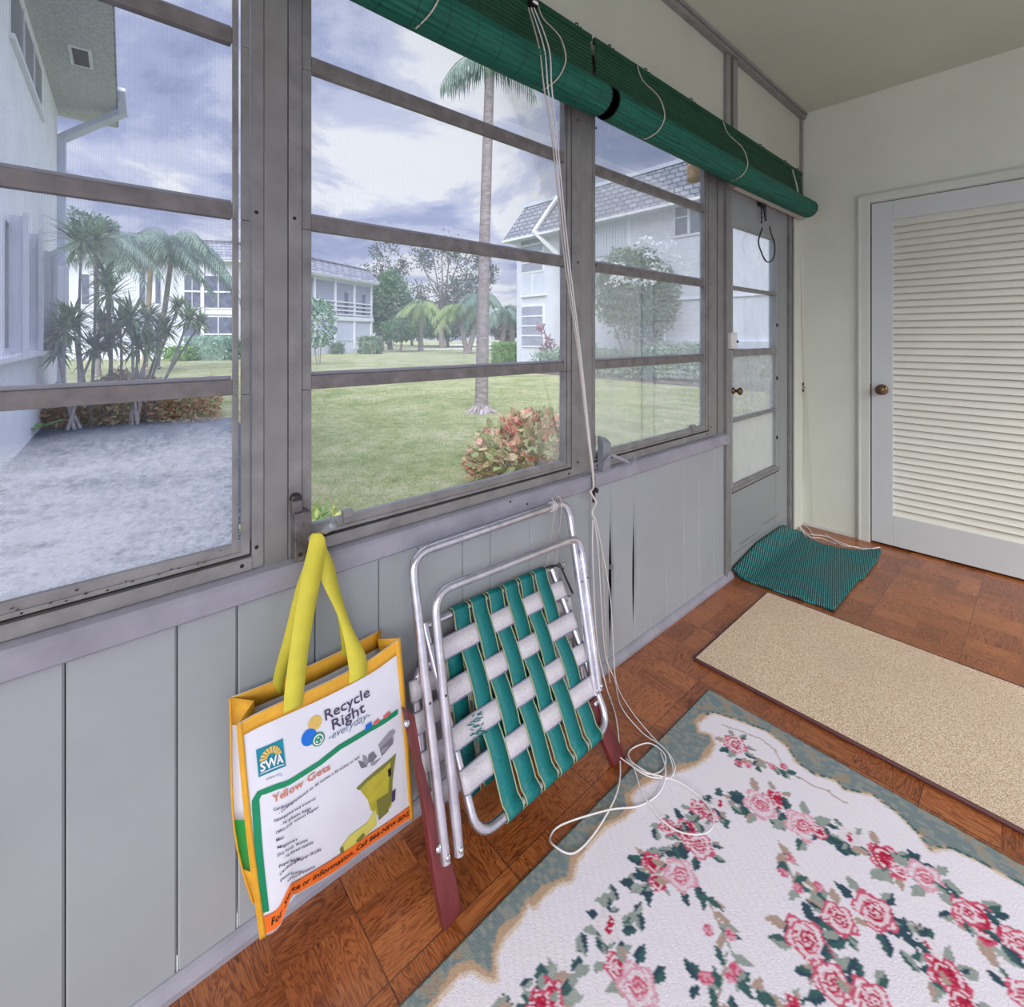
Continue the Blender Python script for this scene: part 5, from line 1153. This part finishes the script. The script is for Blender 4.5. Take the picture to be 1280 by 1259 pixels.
# leafy shrubs
def shrub(name, label, cat, c, rx, ry, rz, n, keys, ls, lw, seed, group=None, flat=0., stems=6, part='foliage', bias=.35, seg=3, z0=None):
    R_ = random.Random(seed); t = plant(name, label, cat, (c[0], c[1], G), group); m = MB()
    for k in range(n):
        d = rnd_dir(R_); r = R_.uniform(bias, 1)**.5; p = Vector((c[0]+d.x*rx*r, c[1]+d.y*ry*r, c[2]+d.z*rz*r))
        if p.z < G+.02: p.z = G+.02+R_.random()*.1
        dd = (d+rnd_dir(R_)*.8+Vector((0, 0, .2))).normalized(); m.leaf(p, dd, rnd_dir(R_, .6), ls*R_.uniform(.7, 1.25), lw*R_.uniform(.8, 1.2), R_.choice(keys), droop=.2, seg=seg)
    m.build(part, t)
    if stems:
        m = MB()
        for k in range(stems):
            a = R_.uniform(0, 2*PI); m.tube([(c[0]+math.cos(a)*rx*.15, c[1]+math.sin(a)*ry*.15, G), (c[0]+math.cos(a)*rx*.6, c[1]+math.sin(a)*ry*.6, c[2])], [.014*max(1, rx), .008], 'bark', 5)
        m.build('stem', t)
    return t
cro = onz(650, 590, G)
def at(px, py, dep): return ondep(px, py, dep)
c1 = at(665, 560, 4.5)
R_ = random.Random(44); t = plant('croton_bush', 'croton bush with red, cream and green leaves just outside the middle window', 'shrub', (c1.x, c1.y, G)); 
m = MB(); m2 = MB(); m3 = MB()
for k in range(1500):
    d = rnd_dir(R_); r = R_.uniform(.35, 1)**.4
    p = Vector((c1.x+(rv*d.x*.60+fv*d.y*.55).x*r, c1.y+(rv*d.x*.60+fv*d.y*.55).y*r, .10+d.z*.38*r+.03)); 
    hh = (p-Vector((c1.x, c1.y, 0))).dot(rv); p.z += .10*hh
    if p.z < G+.03: continue
    dd = (d+rnd_dir(R_)*.7+Vector((0, 0, .15))).normalized(); z = (p.z-.1)/.4; q = R_.random()
    mm, key = (m, 'leaf_croton_red') if q < .12+.34*max(0, z)-.08*(hh > .2) else ((m2, 'leaf_croton_pale') if q < .62 else (m3, 'leaf_croton_green'))
    mm.leaf(p, dd, rnd_dir(R_, .6), R_.uniform(.07, .13), R_.uniform(.045, .075), key, droop=.35, seg=4)
for mm, nm in ((m, 'red_leaves'), (m2, 'pale_leaves'), (m3, 'green_leaves')): mm.build(nm, t)
m = MB()
for k in range(14): a = R_.uniform(0, 2*PI); m.tube([(c1.x+math.cos(a)*.1, c1.y+math.sin(a)*.1, G), (c1.x+math.cos(a)*.4, c1.y+math.sin(a)*.4, .2)], [.012, .006], 'bark', 5)
m.build('stem', t)
c2 = at(735, 590, 3.7); shrub('croton_bush', 'small reddish croton seen behind the window post, right of the large croton bush', 'shrub', (c2.x, c2.y, -.02), .3, .3, .15, 260, ['leaf_croton_red', 'leaf_croton_pale'], .09, .05, 45)
c3 = at(372, 655, 2.9); shrub('variegated_shrub', 'low lime-yellow variegated shrub right below the middle window', 'shrub', (c3.x, c3.y, .0), .30, .34, .17, 420, ['leaf_lime', 'leaf_lime', 'leaf_hedge_green'], .08, .035, 46)
# bed of low red and brown leaves before the wing
R_ = random.Random(50); t = plant('bedding_plants', 'low bed of rust-red and tan leaves at the foot of the dracaenas', 'plants', (-8, -.2, G)); t['kind'] = 'stuff'
m = MB()
for k in range(6500):
    u = R_.random(); px = 0+u*275; dep = R_.uniform(7.0, 8.2)+.9*u; h_ = R_.uniform(0, .72+.10*math.sin(px*.05)-.25*abs(px-160)/160)
    p = ondep(px, HY, dep); p.z = G+max(.03, h_*(1 if px > 60 else .45)); m.leaf(p, rnd_dir(R_, .3), rnd_dir(R_, .8), R_.uniform(.06, .13), R_.uniform(.03, .05), R_.choice(['leaf_redbed', 'leaf_redbed', 'leaf_croton_pale', 'leaf_croton_green']), droop=.3, seg=3)
m.build('foliage', t)
c = at(45, 520, 6.6); t = plant('bird_nest_fern', 'long bright green leaf lying over the bed at the far left', 'plant', (c.x, c.y, G)); m = MB()
for k in range(7): m.leaf((c.x, c.y, -.02), (math.cos(k*.9)-rv.x*.5, math.sin(k*.9)-rv.y*.5, .25), (0, 0, 1), .55, .09, 'leaf_hedge_green', droop=.2, seg=5)
m.build('foliage', t)
# hedges
def hedge(label, px0, px1, py0, py1, dep, key, seed, n=900, ls=.10, depth=.9, group='clipped hedges round the houses', name='clipped_hedge'):
    R_ = random.Random(seed); a = ondep(px0, HY, dep); b = ondep(px1, HY, dep); zt = CAMZ+(HY-py0)/FPX*dep; d = (b-a); L = d.length; d.normalize(); n_ = Vector((-d.y, d.x, 0)); c = (a+b)/2
    t = plant(name, label, 'hedge', (c.x, c.y, G), group); m = MB(); Lh = L/2-.12*min(1, L)
    vs = []
    core = MB(); cc = [(c+d*i*Lh*.96+n_*j*(depth/2-.08)) for i in (-1, 1) for j in (-1, 1)]
    core.add([(q.x, q.y, z) for z in (G, zt-.10) for q in cc], [(0, 1, 3, 2), (4, 6, 7, 5), (0, 4, 5, 1), (2, 3, 7, 6), (0, 2, 6, 4), (1, 5, 7, 3)], key)
    for k in range(n):
        u = R_.uniform(-1, 1); v = R_.uniform(-1, 1); z = R_.random(); f_ = R_.randrange(3)
        if f_ == 0: v = R_.choice((-1, 1))
        elif f_ == 1: u = R_.choice((-1, 1))
        else: z = 1
        p = c+d*u*L/2+n_*v*depth/2; p.z = G+(zt-G)*z; m.leaf(p-rnd_dir(R_)*.05, rnd_dir(R_, .3), rnd_dir(R_, .5), ls*R_.uniform(.8, 1.4), ls*.6, key, seg=2)
    m.build('foliage', t); core.build('inner_branches', t); return t
hedge('square grey-green hedge under the lower windows of the far block', 242, 292, 424, 450, 29, 'leaf_shrub', 61, 1600, .22, 1.5)
hedge('small rounded bush left of the square hedge at the far block', 213, 240, 436, 450, 28, 'leaf_hedge_green', 62, 700, .2, 1.0, name='clipped_bush')
hedge('brown-green clipped hedge at the corner of the balcony block', 452, 475, 423, 441, 39, 'leaf_hedge', 63, 900, .22, 1.5)
hedge('small grey bush beside the white wall of the balcony block', 415, 428, 431, 442, 39, 'leaf_hedge', 64, 400, .2, .8, name='clipped_bush')
hedge('bright green square hedge by the corner of the right-hand house', 617, 647, 431, 452, 26, 'leaf_hedge_green', 65, 1300, .16, 1.4)
# long hedge under the right wing (seen through the right window and door)
R_ = random.Random(70); t = plant('shrub_border', 'long grey-green shrub border along the foot of the right-hand house', 'hedge', (-7, 14, G)); m = MB()
for k in range(9000):
    x = R_.uniform(-12.4, -1.2); y = 13.6+R_.uniform(-.75, .6)+.2*math.sin(x*2); h_ = .95+.25*math.sin(x*1.7)+.15*math.sin(x*4.1); z = G+h_*R_.random()**.6; m.leaf((x, y, z), rnd_dir(R_, .4), rnd_dir(R_, .5), R_.uniform(.10, .2), .07, R_.choice(['leaf_shrub', 'leaf_shrub', 'leaf_hedge']), seg=2)
m.build('foliage', t)
bx('planting_soil', (-12.6, -1, 12.75, 14.9, G, G+.03), 'mulch', t)
# white flowering tree by the right window
c = at(795, 365, 13.2); R_ = random.Random(71); t = plant('flowering_tree', 'multi-stemmed tree with white blossom clusters in front of the right-hand house', 'tree', (c.x, c.y, G))
m = MB(); mb2 = MB(); br = MB(); base = Vector((c.x, c.y, G+.1))
base = ondep(795, HY, 15.6); base.z = G
tips = []
for k in range(13):
    a = -1.25+2.5*k/12; off = rv*math.sin(a)*R_.uniform(.9, 1.3)+fv*R_.uniform(-.5, .3); tip = base+off+Vector((0, 0, 2.2+1.2*math.cos(a)+R_.uniform(-.2, .3)))
    br.tube(spline([base+off*.08, base+off*.35+Vector((0, 0, .8)), tip], 6), [.035-.026*i/12 for i in range(13)], 'trunk_grey', 6); tips.append(tip)
br.build('stem', t)
for k in range(6000):
    d = rnd_dir(R_); r = R_.uniform(.2, 1)**.45; p = base+rv*d.x*1.42*r+fv*d.y*.75*r+Vector((0, 0, 2.75+d.z*1.6*r-.15*d.x)); 
    if p.z < 1.7 and R_.random() < .72: continue
    m.leaf(p, rnd_dir(R_), rnd_dir(R_, .5), R_.uniform(.13, .22), .08, R_.choice(['leaf_mid', 'leaf_mid', 'leaf_hedge']), droop=.4, seg=2)
m.build('foliage', t)
for k in range(30):
    a = R_.uniform(-1.35, 1.35); p = base+rv*math.sin(a)*1.3*R_.random()**.5+fv*R_.uniform(-1.0, -.75)+Vector((0, 0, 0)); hx = (p-base).dot(rv); p.z = base.z+3.0+1.45*math.sqrt(max(0, 1-(hx/1.46)**2))*R_.uniform(.0, 1)
    for q in range(24): dd = rnd_dir(R_, .4); mb2.leaf(p+Vector((dd.x*.16, dd.y*.16, dd.z*.05)), dd, rnd_dir(R_), .085, .08, 'blossom', seg=1)
mb2.build('blossom_cluster', t)
# maroon cordyline by the corner of the right wing
c = ondep(684, HY, 19); t = plant('cordyline', 'thin maroon-leaved plant before the lower window of the right-hand house', 'plant', (c.x, c.y, G)); m = MB(); st = MB(); R_ = random.Random(72)
for k, (dx, h_) in enumerate(((0, 1.25), (.18, 1.0), (-.25, 1.7), (.1, .7), (-.1, .9))):
    p = c+rv*dx; p.z = G+h_; st.tube([(c.x, c.y, G), p], .018, 'bark', 5)
    for q in range(34): m.leaf(p+rnd_dir(R_)*.12, rnd_dir(R_, .3), rnd_dir(R_), .22, .07, 'leaf_maroon', seg=2)
m.build('foliage', t); st.build('stem', t)
# slender tree close to the balcony block
c = at(399, 405, 24); shrub('leafy_shrub', 'small loose green tree half hidden by the window frame before the balcony block', 'shrub', (c.x, c.y, 1.9), .8, .8, 1.2, 900, ['leaf_mid', 'leaf_shrub'], .2, .1, 73, stems=5)
c = at(390, 439, 32); 
# trees beyond the lawn
def tree(label, px, pyc, dep, w_px, h_px, key, n, ls, seed, name='broad_tree', group='trees along the far road', dens=.5, stemw=.25, forks=9, cl=26, vis=1.):
    R_ = random.Random(seed); c = ondep(px, pyc, dep); b = ondep(px, HY, dep); b.z = G; s_ = dep/FPX; W, H = w_px*s_/2, h_px*s_/2; t = plant(name, label, 'tree', (b.x, b.y, G), group)
    br = MB(); m = MB(); br.tube(spline([b, b.lerp(c, .5)+rv*R_.uniform(-.4, .4), c], 5), [stemw*(1-.06*i) for i in range(11)], 'bark', 7)
    cs = []
    for k in range(forks):
        d = rnd_dir(R_); q = c+rv*d.x*W*.8+fv*d.y*W*.7+Vector((0, 0, d.z*H*.8)); cs.append(q); o_ = b.lerp(c, R_.uniform(.55, 1)); br.tube(spline([o_, o_.lerp(q, .5)+Vector((0, 0, -.1*H)), q], 4), [stemw*.4*(1-.1*i) for i in range(9)], 'bark', 5)
        for j in range(4): e = q+rnd_dir(R_, .2)*W*.35; br.tube([q, e], [stemw*.12, stemw*.03], 'bark', 4); cs.append(e)
    br.build('trunk', t)
    for k in range(n):
        if dens > .8: d = rnd_dir(R_); r = R_.uniform(.3, 1)**.5; p = c+rv*d.x*W*r+fv*d.y*W*r+Vector((0, 0, d.z*H*r))
        else: q = R_.choice(cs); d = rnd_dir(R_); p = q+d*W*R_.uniform(.03, .30)
        m.leaf(p, rnd_dir(R_), rnd_dir(R_), ls*R_.uniform(.7, 1.3), ls*.45, key, seg=2)
    m.build('foliage', t); return t
tree('dense dark green tree right beside the balcony block', 488, 384, 50, 56, 92, 'leaf_mid', 5200, .42, 80, 'dense_tree', dens=1, stemw=.3)
tree('airy bare-branched pine left of centre rising over the balcony block', 478, 332, 62, 62, 62, 'leaf_airy', 1500, .42, 81, 'airy_pine', dens=.3, forks=16)
tree('large airy pine in the centre behind the small palms', 553, 352, 60, 80, 110, 'leaf_airy', 3600, .42, 82, 'airy_pine', dens=.4, forks=22, stemw=.4)
tree('airy pine top showing right of the tall palm trunk', 602, 358, 64, 46, 80, 'leaf_airy', 1400, .42, 83, 'airy_pine', dens=.3, forks=12)
tree('low bushy tree between the dense dark tree and the small lone palm', 500, 412, 44, 46, 30, 'leaf_mid', 2000, .3, 84, 'broad_tree', dens=1, stemw=.12)
tree('dark low tree belt behind the small palms in the centre', 560, 405, 66, 90, 40, 'leaf_mid', 3200, .5, 85, 'broad_tree', dens=1)
tree('long dark tree belt along the road behind the lone palm', 515, 408, 74, 110, 34, 'leaf_mid', 4200, .6, 88, 'broad_tree', dens=1)
tree('low distant trees beside the corner of the right-hand house', 632, 410, 70, 44, 34, 'leaf_airy', 2200, .5, 86, 'broad_tree', dens=1)
tree('palm-like clump standing above the far block, left of the twin palms', 110, 290, 40, 60, 60, 'leaf_palm', 1800, .5, 87, 'broad_tree', dens=.6)
# grass near the windows
R_ = random.Random(90); m = MB()
for k in range(26000):
    dep = 2.6+10*R_.random()**1.6; px = R_.uniform(385, 900); p = ondep(px, HY, dep)
    if p.x > -1.3: continue
    if p.y > 12.7: continue
    p.z = G; a = R_.uniform(0, 2*PI); s_ = .5+dep*.09; m.leaf(p, (math.cos(a)*.5, math.sin(a)*.5, 1), (math.cos(a+1.5), math.sin(a+1.5), 0), R_.uniform(.025, .05)*s_, .006*s_, 'grass_tuft', droop=.3, seg=1)
o = m.build('grass', loc=(-5, 5, G)); tag(o, 'short green lawn grass growing outside the middle and right windows', 'grass', kind='stuff')
# porch light seen through the top pane of the right window
lp = onx(868, 203, -.32); m = MB(); m.lathe((lp.x, lp.y, lp.z+.03), (0, 0, -1), [(0, .03), (.005, .045), (.035, .045), (.04, .04)], 'shutter_grey', 20); lo_ = m.build('porch_light', loc=(lp.x, lp.y, lp.z)); tag(lo_, 'amber glass jar lamp hanging outside the top of the right window', 'lamp')
m = MB(); m.lathe((lp.x, lp.y, lp.z-.01), (0, 0, -1), [(0, .040), (.03, .047), (.06, .040), (.085, .044), (.105, .038), (.112, .02)], 'lamp_amber', 22); m.build('glass_shade', lo_)
m = MB(); m.tube([(lp.x, lp.y, lp.z+.02), (lp.x, lp.y, 2.30), (-.12, lp.y, 2.34)], .006, 'shutter_grey', 6); m.build('wall_bracket', lo_)

# ================================================================== LIGHT, SKY, CAMERA
w = bpy.data.worlds.new('sky'); SC.world = w; w.use_nodes = True; nt = w.node_tree; nt.nodes.clear()
def N(t, **k):
    n = nt.nodes.new(t)
    for a, b in k.items():
        if a == 'inp':
            for i, v in b.items(): n.inputs[i].default_value = v
        else: setattr(n, a, b)
    return n
LK = nt.links.new
out = N('ShaderNodeOutputWorld'); bg = N('ShaderNodeBackground'); tc = N('ShaderNodeTexCoord'); sp = N('ShaderNodeSeparateXYZ'); LK(tc.outputs['Generated'], sp.inputs[0])
def MT(op, a, b=None, clamp=False):
    n = N('ShaderNodeMath', operation=op, use_clamp=clamp)
    for i, v in enumerate((a, b)):
        if v is None: continue
        if isinstance(v, (int, float)): n.inputs[i].default_value = v
        else: LK(v, n.inputs[i])
    return n.outputs[0]
zc = MT('ADD', MT('MAXIMUM', sp.outputs[2], 0.0), .22); cb = N('ShaderNodeCombineXYZ'); LK(MT('DIVIDE', sp.outputs[0], zc), cb.inputs[0]); LK(MT('DIVIDE', sp.outputs[1], zc), cb.inputs[1]); cb.inputs[2].default_value = SKYSEED
n1 = N('ShaderNodeTexNoise', inp={'Scale': 1.5, 'Detail': 10, 'Roughness': .6, 'Distortion': .3}); LK(cb.outputs[0], n1.inputs['Vector'])
n2 = N('ShaderNodeTexNoise', inp={'Scale': .45, 'Detail': 3, 'Roughness': .5}); LK(cb.outputs[0], n2.inputs['Vector'])
k = MT('ADD', MT('MULTIPLY', n1.outputs['Fac'], .74), MT('MULTIPLY', n2.outputs['Fac'], .26))
dvec = Vector(ray(490, 60)).normalized(); dn = N('ShaderNodeVectorMath', operation='DOT_PRODUCT'); LK(tc.outputs['Generated'], dn.inputs[0]); dn.inputs[1].default_value = tuple(dvec)   # thin cloud where the sky is brightest
k = MT('ADD', k, MT('MULTIPLY', MT('MULTIPLY', MT('SUBTRACT', dn.outputs['Value'], .90), 10.0, True), .05))
k = MT('ADD', k, MT('MULTIPLY', MT('SUBTRACT', .22, sp.outputs[2], True), .30))     # paler towards the horizon
rp = N('ShaderNodeValToRGB'); cr = rp.color_ramp; cr.interpolation = 'EASE'
for p_, c_ in ((.39, (136, 147, 184)), (.465, (166, 176, 212)), (.525, (200, 206, 232)), (.585, (242, 244, 250))):
    e = cr.elements.new(p_); e.color = lin(c_)
cr.elements.remove(cr.elements[0]); cr.elements.remove(cr.elements[-1]); LK(k, rp.inputs[0])
el = MT('MULTIPLY', MT('SUBTRACT', sp.outputs[2], .60), 2.6, True)       # overcast sky is brightest overhead
strn = MT('ADD', MT('MULTIPLY', el, ZEN), 1.06); LK(rp.outputs[0], bg.inputs[0]); LK(strn, bg.inputs[1]); LK(bg.outputs[0], out.inputs[0])
sun = bpy.data.lights.new('sun', 'SUN'); sun.energy = SUNE; sun.angle = math.radians(60); sun.color = (1, .97, .92); so = bpy.data.objects.new('sun', sun); COL.objects.link(so); so.rotation_euler = Vector((.56, -.52, .66)).to_track_quat('Z', 'Y').to_euler()
cam = bpy.data.cameras.new('camera'); co = bpy.data.objects.new('camera', cam); COL.objects.link(co); co.location = (CAMX, 0, CAMZ); co.rotation_euler = (PI/2, 0, YAW)
cam.sensor_width = 36; cam.sensor_fit = 'HORIZONTAL'; cam.lens = 36*FPX/1280; cam.shift_y = -(629.5-HY)/1280; cam.clip_start = .02; cam.clip_end = 500
SC.camera = co
SC.view_settings.view_transform = 'Standard'; SC.view_settings.look = 'None'; SC.view_settings.exposure = EXPO; SC.view_settings.gamma = 1; SC.view_settings.use_curve_mapping = False
